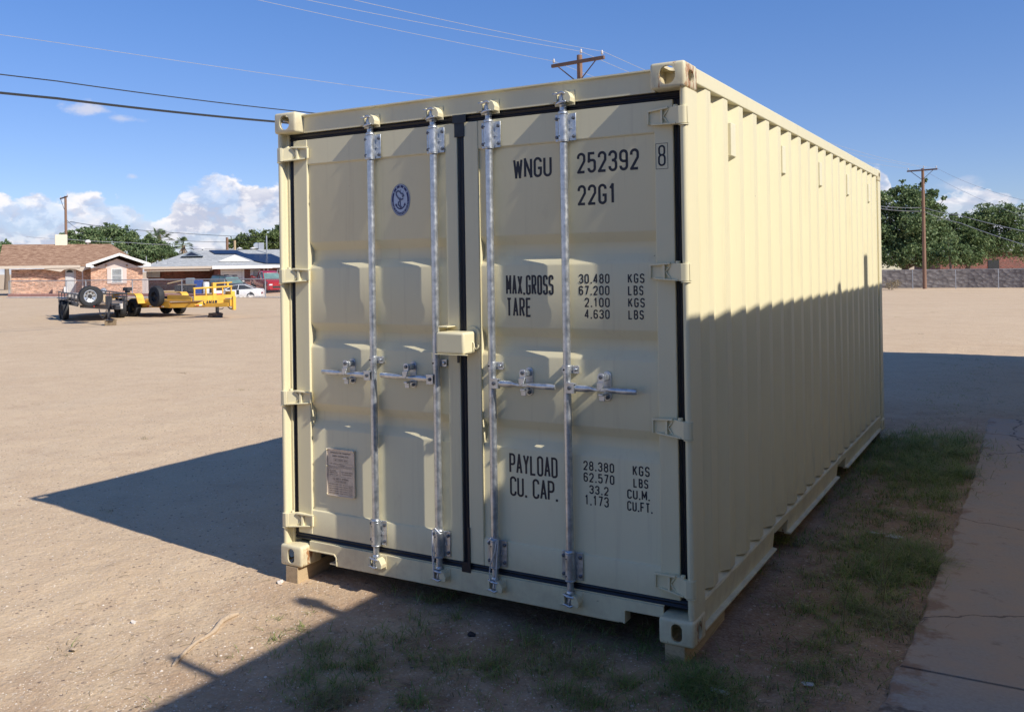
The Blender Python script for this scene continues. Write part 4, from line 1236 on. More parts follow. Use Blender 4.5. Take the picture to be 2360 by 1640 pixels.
# a few far posts
def post(name, label, cat, u, v0, v1, d, r, mat):
    x, y = at(u, d); z0, z1 = zof(u, v0, d), zof(u, v1, d)
    o = MB().cyl((0, 0, 0), (0, 0, z1-z0), r, 8).build(name, mat); o.location = (x, y, z0); return tag(o, label, cat)
post('utility_post', 'bare dark post behind the grey roof, left of the pale post', 'post', 524, 640, 547, 116, .16, 'pole')
post('wooden_post', 'short pale yellow post behind the ridge of the grey roof', 'post', 541.5, 640, 554, 112, .14, 'lumber')
sl = thing('street_lamp', 'wooden street lamp pole with curved arm among the left palm fronds', 'street lamp', (*at(368.5, 125), zof(368, 640, 125)))
z1 = zof(368, 541, 125)-zof(368, 640, 125)
MB().cyl((0, 0, 0), (0, 0, z1), .18, 8).build('shaft', 'pole', sl)
MB().tube([(0, 0, z1-.7), (.7*RX*.8, .7*RY*.8, z1-.1), (1.1, .7, z1+.20), (1.7, 1.0, z1+.22)], .035, 6).build('arm', 'metal_grey', sl)

# ------------------------------------------------------------------ houses
RA = math.atan2(RY, RX)
def frame_(u0, d):
    """local frame whose y axis runs away along the sight line of u0; X, Z give local coordinates at local depth y"""
    th0 = math.atan((u0-1104.3)/FOC); D = d/math.cos(th0)
    def X(u, y=0): return (D+y)*math.tan(math.atan((u-1104.3)/FOC)-th0)
    def Z(u, v, y=0): return CAMZ+(hz(u)-v)*((D+y)*math.cos(th0)-X(u, y)*math.sin(th0))/FOC
    return X, Z, RA-th0
# --- house with the brown roof
U0, DH = 270, 82.0
X, Z, HA = frame_(U0, DH)
hs = thing('brick_house', 'single-storey tan brick house with brown shingle roof and white gable, far left', 'house', (*at(U0, DH), 0), HA, 'houses beyond the lot')
zb = -.25
xl, xr = X(208.7), X(328.5); ztw = Z(270, 617.5)
MB().box(xl, xr, 0, 9, zb-.3, ztw).build('gable_wall', 'brick_tan', hs)
xl2 = X(20)
MB().box(xl2, xl-.001, 1.9, 9, zb-.3, ztw).build('porch_wall', 'brick_tan', hs)
gx = X(269); gz = Z(269, 596)
MB().prism([(X(211), ztw+.001), (X(325.4), ztw+.001), (gx, gz)], 'y', .0, .15).build('gable_panel', 'white_wall', hs)
# main roof: hip, ridge running left-right
rz_ = Z(200, 562.5, 5.2); ez = Z(170, 611.5)
m = MB(); rx1 = X(256, 5.2); ex0 = xl2-1; ey0 = -.0+1.1
m.add([(ex0, ey0, ez), (X(331), ey0, ez), (X(331), 9.4, ez), (ex0, 9.4, ez), (ex0, 5.2, rz_), (rx1, 5.2, rz_),
       (ex0, ey0, ez-.10), (X(331), ey0, ez-.10), (X(331), 9.4, ez-.10), (ex0, 9.4, ez-.10)],
      [(0, 1, 5, 4), (1, 2, 5), (2, 3, 4, 5), (3, 0, 4), (6, 9, 8, 7), (0, 6, 7, 1), (1, 7, 8, 2), (2, 8, 9, 3), (3, 9, 6, 0)])
rf = m.build('roof', 'shingle_brown', hs)
# front gable roof
ax, azp = X(275.6), Z(275.6, 583.6)
lx, rx_ = X(198.5), X(347.4); lz = Z(270, 611.4)
t_ = .12
def gr(xa, za, xb, zb_):  # one slope slab
    mm = MB(); y0, y1 = -.75, 4.2
    mm.add([(xa, y0, za), (xb, y0, zb_), (xb, y1, zb_), (xa, y1, za), (xa, y0, za+t_), (xb, y0, zb_+t_), (xb, y1, zb_+t_), (xa, y1, za+t_)],
           [(0, 1, 2, 3), (4, 7, 6, 5), (0, 4, 5, 1), (1, 5, 6, 2), (2, 6, 7, 3), (3, 7, 4, 0)]); return mm
gr(lx, lz, ax, azp-.12).merge(gr(ax, azp-.12, rx_, lz)).build('gable_roof', 'shingle_brown', hs)
def slopeboard(xa, za, xb, zb_, y0, y1, w, mat, name):
    MB().add([(xa, y0, za), (xb, y0, zb_), (xb, y0, zb_-w), (xa, y0, za-w), (xa, y1, za), (xb, y1, zb_), (xb, y1, zb_-w), (xa, y1, za-w)],
             [(0, 1, 2, 3), (4, 7, 6, 5), (0, 4, 5, 1), (1, 5, 6, 2), (2, 6, 7, 3), (3, 7, 4, 0)]).build(name, mat, hs)
slopeboard(lx, lz+t_+.02, ax, azp+.02, -.80, -.752, .24, 'white', 'fascia_board'); slopeboard(ax, azp+.02, rx_, lz+t_+.02, -.80, -.752, .24, 'white', 'fascia_board')
MB().box(lx, X(216), -.79, -.04, lz-.12, lz+.02).build('eave_return', 'white', hs); MB().box(X(330), rx_, -.79, -.04, lz-.12, lz+.02).build('eave_return', 'white', hs)
MB().box(ex0, X(184), ey0-.05, ey0-.002, ez-.22, ez+.02).build('fascia_board', 'tan_trim', hs)
MB().box(ex0, xl-.01, ey0+.01, 1.9, ez-.16, ez-.105).build('soffit', 'soffit', hs)
# window with shutters and bars
wx0, wx1 = X(256.4), X(281.5); wz0, wz1 = Z(270, 651.5), Z(270, 618)
w = MB().box(wx0, wx1, -.05, -.001, wz0, wz1).build('window', 'white', hs)
MB().box(wx0+.06, wx1-.06, -.056, -.051, wz0+.06, (wz0+wz1)/2-.03).merge(MB().box(wx0+.06, wx1-.06, -.056, -.051, (wz0+wz1)/2+.03, wz1-.06)).build('pane', 'glass_pane', w)
bb = MB()
for k in range(9): x_ = wx0+.10+(wx1-wx0-.2)*k/8; bb.box(x_-.010, x_+.010, -.10, -.08, wz0+.03, wz1-.03)
for z_ in (wz0+.08, (wz0+wz1)/2, wz1-.10): bb.box(wx0+.05, wx1-.05, -.079, -.06, z_-.012, z_+.012)
bb.build('window_bars', 'bars', w)
MB().box(wx0-.36, wx0-.002, -.06, -.001, wz0-.05, wz1).build('shutter', 'white_wall', hs); MB().box(wx1+.002, wx1+.36, -.06, -.001, wz0-.05, wz1).build('shutter', 'white_wall', hs)
MB().box(wx0-.02, wx1+.02, -.10, -.001, wz0-.10, wz0-.052).build('sill', 'white_wall', hs)
for u in (244.5, 292.3): MB().lathe([(.02, -.02), (.07, -.12), (.09, -.2), (.04, -.24)], 'y', (X(u), .0, Z(u, 611.5)), 12).build('wall_lamp', 'pole', hs)
# porch
dX0, dX1 = X(147.5), X(168.5)
dr = MB().box(dX0, dX1, 1.83, 1.899, zb, Z(158, 619.5)).build('door', 'door_white', hs)
fl_ = [(X(157.8)+.27*math.cos(R(a)), Z(158, 628)+.23*math.sin(R(a))) for a in range(0, 181, 15)]
MB().prism(fl_, 'y', 1.822, 1.829).build('fanlight', 'glass_dark', dr)
MB().box(dX1+.02, X(172.5), 1.84, 1.899, zb, Z(158, 619.5)).build('door_frame', 'white_wall', hs)
MB().box(X(187.2), X(189.8), 1.15, 1.25, zb, ez-.16).build('porch_post', 'white_wall', hs)
arch = [(X(100), ez-.165), (X(100), ez-.30), (X(138), ez-.55), (X(146), ez-.36), (X(158), ez-.30), (X(172), ez-.34), (X(186), ez-.55), (X(190), ez-.52), (X(198), ez-.36), (X(208), ez-.30), (X(208), ez-.165)]
MB().prism(arch, 'y', 1.12, 1.2).build('porch_arch', 'tan_trim', hs)
MB().box(X(120), X(145.6), .4, 1.5, zb-.2, Z(140, 657)).build('planter_wall', 'brick_tan', hs)
MB().box(X(146.2), X(154.3), .1, .6, zb-.2, Z(150, 661)).build('white_step_box', 'white', hs)
# rooftop cooler and vent
MB().box(X(127, 5), X(155.2, 5), 5.0, 6.2, rz_-.3, Z(140, 540.5, 5.0)).build('rooftop_cooler', 'cooler', hs, bevel=.03)
MB().lathe([(.05, 0), (.10, .12), (.26, .18), (.24, .34), (.10, .42)], 'z', (X(203, 5.2), 5.2, rz_-.02), 14).build('turbine_vent', 'white', hs)
MB().cyl((X(329.3)+.4, 4, ez), (X(329.3)+.4, 4, Z(329, 590, 4)), .04, 8).build('vent_pipe', 'metal_grey', hs)

# --- house with the grey roof and solar panels
U0, DG = 500, 92.0
X, Z, HA = frame_(U0, DG)
hg = thing('brick_house', 'red brick house with grey hip roof, black solar panels and white garage door', 'house', (*at(U0, DG), 0), HA, 'houses beyond the lot')
zb = -.2; ez = Z(400, 615)
GR_ = -2.0   # garage wing stands forward
MB().box(X(333), X(492), 2.7, 11, zb-.4, ez-.13).build('wall', 'brick_red', hg)
MB().box(X(492)+.01, X(780), 0, 11, zb-.4, ez-.13).build('wall', 'brick_red', hg)
MB().box(X(333), X(491), -.5, -.4, ez-.42, ez-.121).build('frieze_board', 'tan_trim', hg)
MB().box(X(494), X(780), GR_+1.2, -.021, zb-.4, ez-.25).build('front_wall', 'brick_red', hg)
# roof
ry = 6.0; rz2 = Z(520, 576, ry)
ex0, ex1 = X(328), X(790); rx0, rx1 = X(447, ry), X(720, ry)
m = MB().add([(ex0, -.6, ez), (ex1, -.6, ez), (ex1, 12.5, ez), (ex0, 12.5, ez), (rx0, ry, rz2), (rx1, ry, rz2), (ex0, -.6, ez-.12), (ex1, -.6, ez-.12), (ex1, 12.5, ez-.12), (ex0, 12.5, ez-.12)],
      [(0, 1, 5, 4), (1, 2, 5), (2, 3, 4, 5), (3, 0, 4), (6, 9, 8, 7), (0, 6, 7, 1), (1, 7, 8, 2), (2, 8, 9, 3), (3, 9, 6, 0)])
rf = m.build('roof', 'shingle_grey', hg)
MB().box(ex0, X(489), -.66, -.605, ez-.20, ez+.03).build('fascia_board', 'tan_trim', hg)
slope = (rz2-ez)/(ry+.6)
def onroof(u, v):   # point on the front slope seen at (u, v)
    yy = -.6
    for _ in range(40): yy = -.6+(Z(u, v, yy)-ez)/slope
    return (X(u, yy), yy, ez+(yy+.6)*slope)
# garage wing: lower hip with white gablet
gx0, gx1 = X(489), X(625); gy0 = GR_
apx, apy, apz = onroof(541, 586.5)
g_ = MB().add([(gx0, gy0, ez-.02), (gx1, gy0, ez-.02), (gx1, 3.2, ez-.02), (gx0, 3.2, ez-.02), (X(502, gy0+1.7), gy0+1.7, Z(502, 603, gy0+1.7)), (X(579, gy0+1.7), gy0+1.7, Z(579, 603, gy0+1.7)), (apx, gy0+1.75, Z(541, 586.5, gy0+1.75)), (apx, 4.6, Z(541, 586.5, gy0+1.75)), (gx0, gy0, ez-.14), (gx1, gy0, ez-.14), (gx1, 3.2, ez-.14), (gx0, 3.2, ez-.14)],
     [(0, 1, 5, 4), (0, 4, 6, 7, 3), (1, 2, 7, 6, 5), (4, 5, 6), (0, 8, 9, 1), (1, 9, 10, 2), (3, 11, 8, 0), (8, 11, 10, 9), (2, 10, 11, 3, 7)])
g_.build('garage_roof', 'shingle_grey', hg, recalc=True)
yy = gy0+1.62
MB().prism([(X(503), Z(503, 602.3, yy)), (X(578), Z(578, 602.3, yy)), (X(541), Z(541, 587, yy))], 'y', yy-.05, yy+.03).build('gablet', 'white', hg)
MB().box(gx0, gx1, gy0-.06, gy0-.003, ez-.28, ez+.04).build('fascia_board', 'white', hg)
MB().box(gx1+.01, ex1, GR_+.6, GR_+.66, ez-.24, ez+.02).build('fascia_board', 'white', hg)
MB().box(gx1+.01, ex1, GR_+.66, -.61, ez-.10, ez-.02).build('porch_roof', 'shingle_grey', hg)
MB().box(gx0+.1, gx1-.1, gy0+.02, gy0+3.1, ez-.22, ez-.145).build('soffit', 'tan_trim', hg)
fy_ = GR_+1.2
gd = MB().box(X(511), X(556.5), fy_-.06, fy_-.001, zb-.3, Z(530, 621.5)).build('garage_door', 'white', hg)
gl_ = MB()
for k in range(1, 4): gl_.box(X(511)+.02, X(556.5)-.02, fy_-.066, fy_-.061, zb+.55*k, zb+.55*k+.03)
gl_.build('panel_joints', 'soffit', gd)
MB().box(X(557), X(562), fy_-.09, fy_-.001, zb-.3, Z(560, 620)).build('door_frame', 'white', hg); MB().box(X(508), X(510.8), fy_-.09, fy_-.001, zb-.3, Z(510, 620)).build('door_frame', 'white', hg)
MB().box(X(509), X(562), fy_-.09, fy_-.001, Z(530, 621.3), Z(530, 619.2)).build('door_header', 'tan_trim', hg)
wz0, wz1 = Z(585, 637), Z(585, 621)
w = MB().box(X(575.5), X(598.5), fy_-.06, fy_-.001, wz0, wz1).build('window', 'white', hg)
MB().box(X(583), X(593.5), fy_-.068, fy_-.061, wz0+.08, wz1-.06).build('pane', 'glass_dark', w)
bb = MB()
for k in range(12): x_ = X(576.5)+(X(598)-X(576.5))*k/11; bb.box(x_-.02, x_+.02, fy_-.11, fy_-.08, wz0-.02, wz1-.02)
bb.build('window_bars', 'bars', w)
for u in (615, 606): MB().box(X(u), X(u+1.8), fy_-.35, fy_-.2, zb-.3, ez-.15).build('porch_post', 'white', hg)
w2 = MB().box(X(637), X(655), fy_-.06, fy_-.001, wz0, wz1).build('window', 'white', hg); MB().box(X(639), X(653), fy_-.068, fy_-.061, wz0+.08, wz1-.06).build('pane', 'glass_dark', w2)
# solar arrays lie on the front slope
def panel(poly, name):
    q = [onroof(*p) for p in poly]; n = Vector((0, -slope, 1)).normalized(); e = .06; th = .05
    v = [tuple(Vector(p)+n*e) for p in q] + [tuple(Vector(p)+n*(e+th)) for p in q]; k = len(q)
    MB().add(v, [tuple(range(k-1, -1, -1)), tuple(range(k, 2*k))]+[(i, (i+1) % k, k+(i+1) % k, k+i) for i in range(k)]).build(name, 'solar', hg)
panel([(482, 578.8), (547, 578.8), (562.5, 585.6), (572, 587), (560, 597), (545, 586.8), (496, 587)], 'solar_panel')
panel([(572.3, 587), (625, 587), (642, 594), (660, 601), (660, 608.6), (612, 608.4), (583, 602.5), (560.5, 597.2)], 'solar_panel')
# louvred dormer gablet on the left slope
a, b, c_ = onroof(417, 591), onroof(469, 589.5), onroof(441, 590)
yd = 2.6
MB().prism([(X(417, yd), Z(417, 591, yd)), (X(469, yd), Z(469, 589.8, yd)), (X(441, yd), Z(441, 576.5, yd))], 'y', yd, yd+3.6).build('louvred_gablet', 'louver', hg)
MB().prism([(X(428, yd), Z(428, 588.5, yd)), (X(458, yd), Z(458, 588, yd)), (X(441, yd), Z(441, 580.5, yd))], 'y', yd-.05, yd-.001).build('louvres', 'solar', hg)
MB().box(X(596, ry), X(609, ry), ry, ry+1.0, rz2-.1, Z(600, 559.5, ry)).build('air_conditioner', 'metal_grey', hg, bevel=.04)
MB().lathe([(.30, 0), (.34, .4), (.2, .55)], 'y', (X(592, ry), ry+.1, Z(592, 566, ry)), 14).build('cooler_duct', 'rim_silver', hg)
for (u, v0, v1, r) in ((615, 584, 543, .07), (363, 607, 600, .08), (376, 600, 597, .10), (387, 607, 603, .03)):
    p = onroof(u, v0); MB().cyl((p[0], p[1], p[2]-.1), (p[0], p[1], Z(u, v1, p[1])), r, 8).build('vent_pipe', 'metal_grey', hg)
for u in (467, 553, 583): MB().lathe([(.05, 0), (.08, .1), (.34, .18), (.05, .3)], 'z', (X(u, ry), ry+.1, rz2-.04), 12).build('roof_vent', 'white', hg)
for (u, w_, h_) in ((339, .5, .9), (355, .8, 1.0)):
    MB().box(X(u)-w_/2, X(u)+w_/2, 2.4, 2.699, Z(u, 640), Z(u, 640)+h_).build('meter_box', 'metal_grey', hg, bevel=.03)

# ------------------------------------------------------------------ trees
def leafball(mb, rnd, c, r, n, s, flat=.8):
    cx, cy, cz = c
    k = max(6, int(n/26)); cl = []
    for _ in range(k):
        a = rnd.uniform(0, 2*PI); q = rnd.uniform(-.75, 1); w = math.sqrt(max(0, 1-q*q)); rr = r*rnd.uniform(.50, 1.08)
        cl.append((cx+rr*w*math.cos(a), cy+rr*w*math.sin(a), cz+rr*q*flat))
    for _ in range(max(2, k//7)):
        a = rnd.uniform(0, 2*PI); q = rnd.uniform(-.2, 1); w = math.sqrt(max(0, 1-q*q)); rr = r*rnd.uniform(1.1, 1.32)
        cl.append((cx+rr*w*math.cos(a), cy+rr*w*math.sin(a), cz+rr*q*flat))
    k = len(cl)
    for i in range(n):
        p = cl[i % k]; g = r*(.20 if i % k < k*.85 else .09)
        x, y, z = p[0]+rnd.gauss(0, g), p[1]+rnd.gauss(0, g), p[2]+rnd.gauss(0, g*.7)
        d = Vector((rnd.gauss(0, 1), rnd.gauss(0, 1), rnd.gauss(0, 1))).normalized(); e = d.orthogonal().normalized(); f = d.cross(e)
        th = rnd.uniform(0, 6.28); e, f = e*math.cos(th)+f*math.sin(th), f*math.cos(th)-e*math.sin(th)
        a_, b_ = s*rnd.uniform(.6, 1.2), s*rnd.uniform(.35, .7)
        P = Vector((x, y, z))
        mb.add([P-e*a_, P+f*b_, P+e*a_, P-f*b_], [(0, 1, 2, 3)])
def tree(label, u, d, blobs, seed, mat='leaf', s=.20, dens=60, trunk_r=.28, base=None, name='leafy_tree', group='trees beyond the lot'):
    """blobs: (u, v, radius in px, extra depth)"""
    x, y = at(u, d); zb = gh(x, y) if base is None else base
    t = thing(name, label, 'tree', (x, y, zb), RA, group)
    rnd = random.Random(seed); m = MB(); L = []
    k = d/FOC
    for (bu, bv, br, dd) in blobs:
        c = ((bu-u)*k, dd, CAMZ+(hz(bu)-bv)*k-zb); r = br*k; L.append((c, r))
        leafball(m, rnd, c, r, int(dens*r*r*4), s)
    m.build('crown', mat, t, recalc=False)
    low = min(c[2]-r for c, r in L)
    tk = MB(); top = (0, 0, max(1.2, low+.4))
    tk.tube([(0, 0, -.3), (.05, 0, top[2]*.5), top], [trunk_r*1.3, trunk_r, trunk_r*.8], 8)
    tk.build('trunk', 'bark', t, smooth=60)
    for c, r in L:
        mid = ((c[0]+top[0])/2+rnd.uniform(-.3, .3), c[1]/2, (c[2]+top[2])/2+.2)
        MB().tube([top, mid, c], [trunk_r*.42, trunk_r*.2, .02], 6).build('limb', 'bark', t, smooth=60)
    return t
tree('wide mulberry tree rising behind the brown roof, right of the far left pole', 245, 112,
     [(165, 552, 22, 0), (195, 548, 20, 2), (222, 545, 22, -1), (250, 540, 26, 0), (278, 545, 26, 1), (295, 560, 20, 0), (240, 565, 24, -2), (285, 575, 22, -2), (190, 565, 20, -1), (262, 528, 12, 0), (212, 529, 9, 0), (180, 530, 8, 1), (301, 548, 10, 0)], 1, s=.19, dens=170)
tree('round mulberry tree between the brown roof and the palms', 345, 108,
     [(320, 575, 22, 0), (345, 568, 22, 0), (370, 572, 20, 1), (385, 585, 18, 0), (335, 590, 24, -1), (362, 590, 24, -1), (340, 555, 12, 0), (310, 592, 16, 0), (392, 596, 12, 1)], 2, s=.18, dens=175)
tree('low dark shrubby tree at the left end of the grey roof', 410, 112, [(402, 594, 12, 0), (418, 592, 10, 0), (396, 600, 12, 0)], 5, s=.22, dens=70, trunk_r=.15)
tree('dark pine tree behind the right end of the grey roof', 590, 122,
     [(545, 563, 17, 0), (565, 556, 19, 0), (592, 549, 20, 0), (615, 552, 22, 0), (638, 560, 22, 0), (600, 570, 26, -1), (570, 570, 18, 0), (640, 580, 24, 0), (535, 567, 9, 0), (604, 537, 8, 0), (628, 536, 10, 2), (660, 560, 30, 0), (690, 570, 26, 0)], 3, 'leaf_dark', .16, 210)
tree('tall grey-green tree further back, touching the left edge of the container', 655, 128, [(645, 533, 14, 0), (660, 528, 18, 0), (665, 548, 22, 0), (690, 540, 24, 0)], 8, s=.25, dens=50)
tree('big spreading tree behind the stone wall, seen left of and behind the right pole', 2085, 86,
     [(2050, 560, 42, 0), (2095, 545, 45, 0), (2135, 560, 42, 0), (2060, 500, 36, 1), (2100, 480, 36, 0), (2140, 500, 34, 0), (2080, 590, 34, -2), (2130, 595, 34, -2), (2040, 595, 30, -1), (2045, 462, 26, 0), (2075, 448, 22, 0), (2108, 448, 24, 0), (2160, 520, 30, 1), (2175, 545, 28, 0), (2090, 520, 36, -2), (2132, 422, 9, 0), (2150, 448, 16, 0), (2165, 482, 15, 0), (2130, 470, 24, 0), (2082, 418, 6, 0), (2000, 560, 50, 0), (1980, 500, 40, 0), (2178, 458, 6, 0)], 4, s=.15, dens=210, trunk_r=.35)
tree('darker tree behind the stone wall at the far right', 2230, 90,
     [(2185, 560, 34, 0), (2200, 530, 30, 0), (2215, 545, 34, 0), (2240, 560, 40, 0), (2200, 510, 20, 0), (2225, 520, 22, 0), (2190, 590, 26, -2), (2225, 595, 30, -1), (2175, 520, 13, 0), (2280, 550, 46, 2), (2320, 570, 46, 0), (2290, 500, 36, 0), (2232, 508, 22, 0), (2262, 512, 26, 0), (2330, 500, 34, 0), (2350, 540, 40, 0)], 6, s=.15, dens=200, trunk_r=.3)
tree('light green young tree just right of the right pole before the darker tree', 2190, 82, [(2190, 575, 18, 0), (2178, 592, 16, 0), (2200, 598, 16, 0), (2188, 555, 11, 0)], 9, s=.18, dens=80, trunk_r=.12)
def palm(label, u, d, vt, vb, seed, rad=2.3):
    x, y = at(u, d); zb = zof(u, vb, d); zt = zof(u, vt, d)-zb
    t = thing('palm_tree', label, 'palm tree', (x, y, zb), RA, 'palms beyond the lot')
    rnd = random.Random(seed)
    MB().tube([(0, 0, 0), (.1, 0, zt*.5), (0, 0, zt)], [.3, .22, .25], 8).build('trunk', 'bark', t, smooth=60)
    m = MB()
    for k in range(60):
        a = rnd.uniform(0, 6.28); z = zt-.25-rnd.random()*2.2; r = .55-.12*(zt-z)
        m.tube([(.2*math.cos(a), .2*math.sin(a), z), (r*math.cos(a), r*math.sin(a), z-.45), (r*.9*math.cos(a), r*.9*math.sin(a), z-1.0)], [.05, .05, .01], 4)
    m.build('dead_skirt', 'palm_dead', t)
    m = MB()
    for k in range(22):
        a = rnd.uniform(0, 6.28); e = rnd.uniform(-.35, 1.45); L = rad*rnd.uniform(.8, 1.05)
        dx, dy = math.cos(a), math.sin(a)
        st = Vector((0, 0, zt)); hub = st+Vector((dx*math.cos(e), dy*math.cos(e), math.sin(e)))*L*.45
        m.tube([st, hub], .02, 4)
        for j in range(15):
            b = (j-7)/7*1.25
            dirv = Vector((dx*math.cos(e), dy*math.cos(e), math.sin(e))); side = dirv.cross(Vector((0, 0, 1))).normalized()
            v = dirv*math.cos(b)+side*math.sin(b); tip = hub+v*L*.55+Vector((0, 0, -.14*L)); w = side.cross(v).normalized()*.03+side*.035
            mid = hub+v*L*.32
            m.add([hub, mid+w, tip, mid-w], [(0, 1, 2, 3)])
    m.build('fronds', 'leaf_palm', t, recalc=False)
palm('palm tree with a brown skirt, standing alone above the left end of the grey roof', 423, 122, 566, 640, 11, 1.55)
palm('palm tree half hidden behind the round mulberry tree, next to the street lamp', 366, 122, 556, 640, 12, 2.3)

# ------------------------------------------------------------------ fences and far walls
def fence_line(label, pts, h, posts_u, name='chain_link_fence'):
    """pts: list of (x,y,z)"""
    x0, y0, z0 = pts[0]; t = thing(name, label, 'fence', (x0, y0, z0))
    L = [Vector((p[0]-x0, p[1]-y0, p[2]-z0)) for p in pts]
    MB().tube([tuple(p+Vector((0, 0, h))) for p in L], .030, 6).build('top_rail', 'chain', t)
    m = MB()
    for a, b in zip(L[:-1], L[1:]):
        ln = (b-a).length; n = max(1, int(ln/.10)); dirv = (b-a)/n
        for i in range(-int(h/.10), n+1):
            for s in (0, 1):
                # diamond wires, clipped to the bay
                i0, i1 = i, i+h/.10
                lo, hi = max(0, i0), min(n, i1)
                if hi <= lo: continue
                za, zb_ = (lo-i0)*.10, (hi-i0)*.10
                if s: za, zb_ = h-za, h-zb_
                p, q = a+dirv*lo+Vector((0, 0, za)), a+dirv*hi+Vector((0, 0, zb_))
                w = Vector((0, 0, .0045))
                m.add([p-w, q-w, q+w, p+w], [(0, 1, 2, 3)])
    m.build('wire_mesh', 'chain', t, recalc=False)
    for q in posts_u:
        MB().cyl((q[0]-x0, q[1]-y0, q[2]-z0-.3), (q[0]-x0, q[1]-y0, q[2]-z0+h+.03), .036, 8).build('post', 'chain', t)
    return t
fu = [(20, 66.5), (152, 64.5), (197, 63.9), (304, 62.4), (418.5, 60.0), (517, 57.2), (610.6, 55.5), (700, 53.8), (900, 50)]
fp = [(*at(u, d), 0.0) for u, d in fu]
fence_line('chain-link fence with steel top rail crossing in front of both houses and the parked cars', fp, 1.17, fp)
# pale posts of the side gate by the brown-roofed house
sg = thing('side_gate', 'pale side gate posts beside the corner of the brown-roofed house', 'gate', (*at(335, 80), -.25), RA)
for u in (331.5, 337): MB().box((u-335)*80/FOC-.12, (u-335)*80/FOC+.12, -.1, .1, 0, 1.35).build('post', 'white_wall', sg)
MB().box(.3, 1.6, 0, .05, 1.2, 1.3).build('rail', 'chain', sg)
# low pink retaining wall and kerb in front of the fence
def strip(name, label, cat, us, dd, z0, z1, mat, th=.25, bev=.02):
    P = [at(u, d+dd) for u, d in us]; m = MB(); rings = []
    for i, p in enumerate(P):
        q0, q1 = P[max(0, i-1)], P[min(len(P)-1, i+1)]; n = Vector((-(q1[1]-q0[1]), q1[0]-q0[0])).normalized()*th/2
        rings.append([(p[0]-n.x, p[1]-n.y, z0), (p[0]+n.x, p[1]+n.y, z0), (p[0]+n.x, p[1]+n.y, z1), (p[0]-n.x, p[1]-n.y, z1)])
    m.loft(rings); o = m.build(name, mat, None, bevel=bev); return tag(o, label, cat)
strip('retaining_wall', 'low pink concrete wall along the foot of the chain-link fence', 'wall', [(20, 66.5), (152, 64.5), (304, 62.4), (418.5, 60.0), (496, 57.7)], -.35, -.3, .26, 'pink_wall')
strip('kerb', 'pale broken kerb in front of the low pink wall', 'kerb', [(20, 66), (152, 64), (304, 61.9), (418.5, 59.5), (500, 57.0)], -1.3, -.2, .085, 'kerb', .5)

# stone wall on the right, fence posts in front
DW = 77
wp = [(1700, DW+6), (1900, DW+3), (2050, DW+1.2), (2230, DW-1), (2420, DW-4)]
m = MB(); rings = []
for i, (u, d) in enumerate(wp):
    for k in range(12):
        if i == len(wp)-1 and k: break
        t = k/12
        if i < len(wp)-1: uu, dd_ = u+(wp[i+1][0]-u)*t, d+(wp[i+1][1]-d)*t
        else: uu, dd_ = u, d
        x, y = at(uu, dd_); zb_ = gh(x, y); zt_ = .86+noise.noise(Vector((x*.8, 3, 1)))*.05
        rings.append([(x+.0, y-.15, zb_-.3), (x, y+.15, zb_-.3), (x, y+.15, zt_), (x, y-.15, zt_)])
m.loft(rings); tag(m.build('stone_wall', 'rock'), 'grey rubble stone wall along the back of the lot on the right', 'wall')
f2 = thing('wire_fence', 'tall wire fence with thin steel posts just in front of the stone wall', 'fence', (*at(2100, DW-2), -.7))
rl = []
for u in (1800, 1900, 2002, 2102.5, 2201.5, 2300, 2400):
    d = DW-1.6-(u-2100)*.012; x, y = at(u, d); z = gh(x, y); l = (x-f2.location.x, y-f2.location.y)
    MB().cyl((l[0], l[1], z+.7-.2), (l[0], l[1], .86+.7), .032, 6).build('post', 'chain', f2); rl.append((l[0], l[1], .84+.7))
MB().tube(rl, .018, 5).build('top_wire', 'chain', f2)
# far building glimpses behind the wall
fb = thing('pale_house', 'pale low house glimpsed under the big tree behind the stone wall', 'house', (*at(2064, 96), -.9), RA, 'houses beyond the lot')
MB().box(-1.8, 1.4, 0, 5, 0, 3.02).build('wall', 'cooler', fb); MB().box(-2.0, 1.6, -.2, 5.2, 3.021, 3.12).build('roof', 'white', fb)
fr_ = thing('red_house', 'dark red house with white eave glimpsed at the far right behind the stone wall', 'house', (*at(2230, 100), -.9), RA, 'houses beyond the lot')
MB().box(-3.0, 7, 0, 6, 0, 3.25).build('wall', 'brick_red', fr_); MB().box(-3.2, 7.2, -.4, 6.2, 3.251, 3.5).build('roof', 'white', fr_); MB().box(2.2, 3.4, -.05, -.001, 1.2, 2.4).build('window', 'glass_dark', fr_)

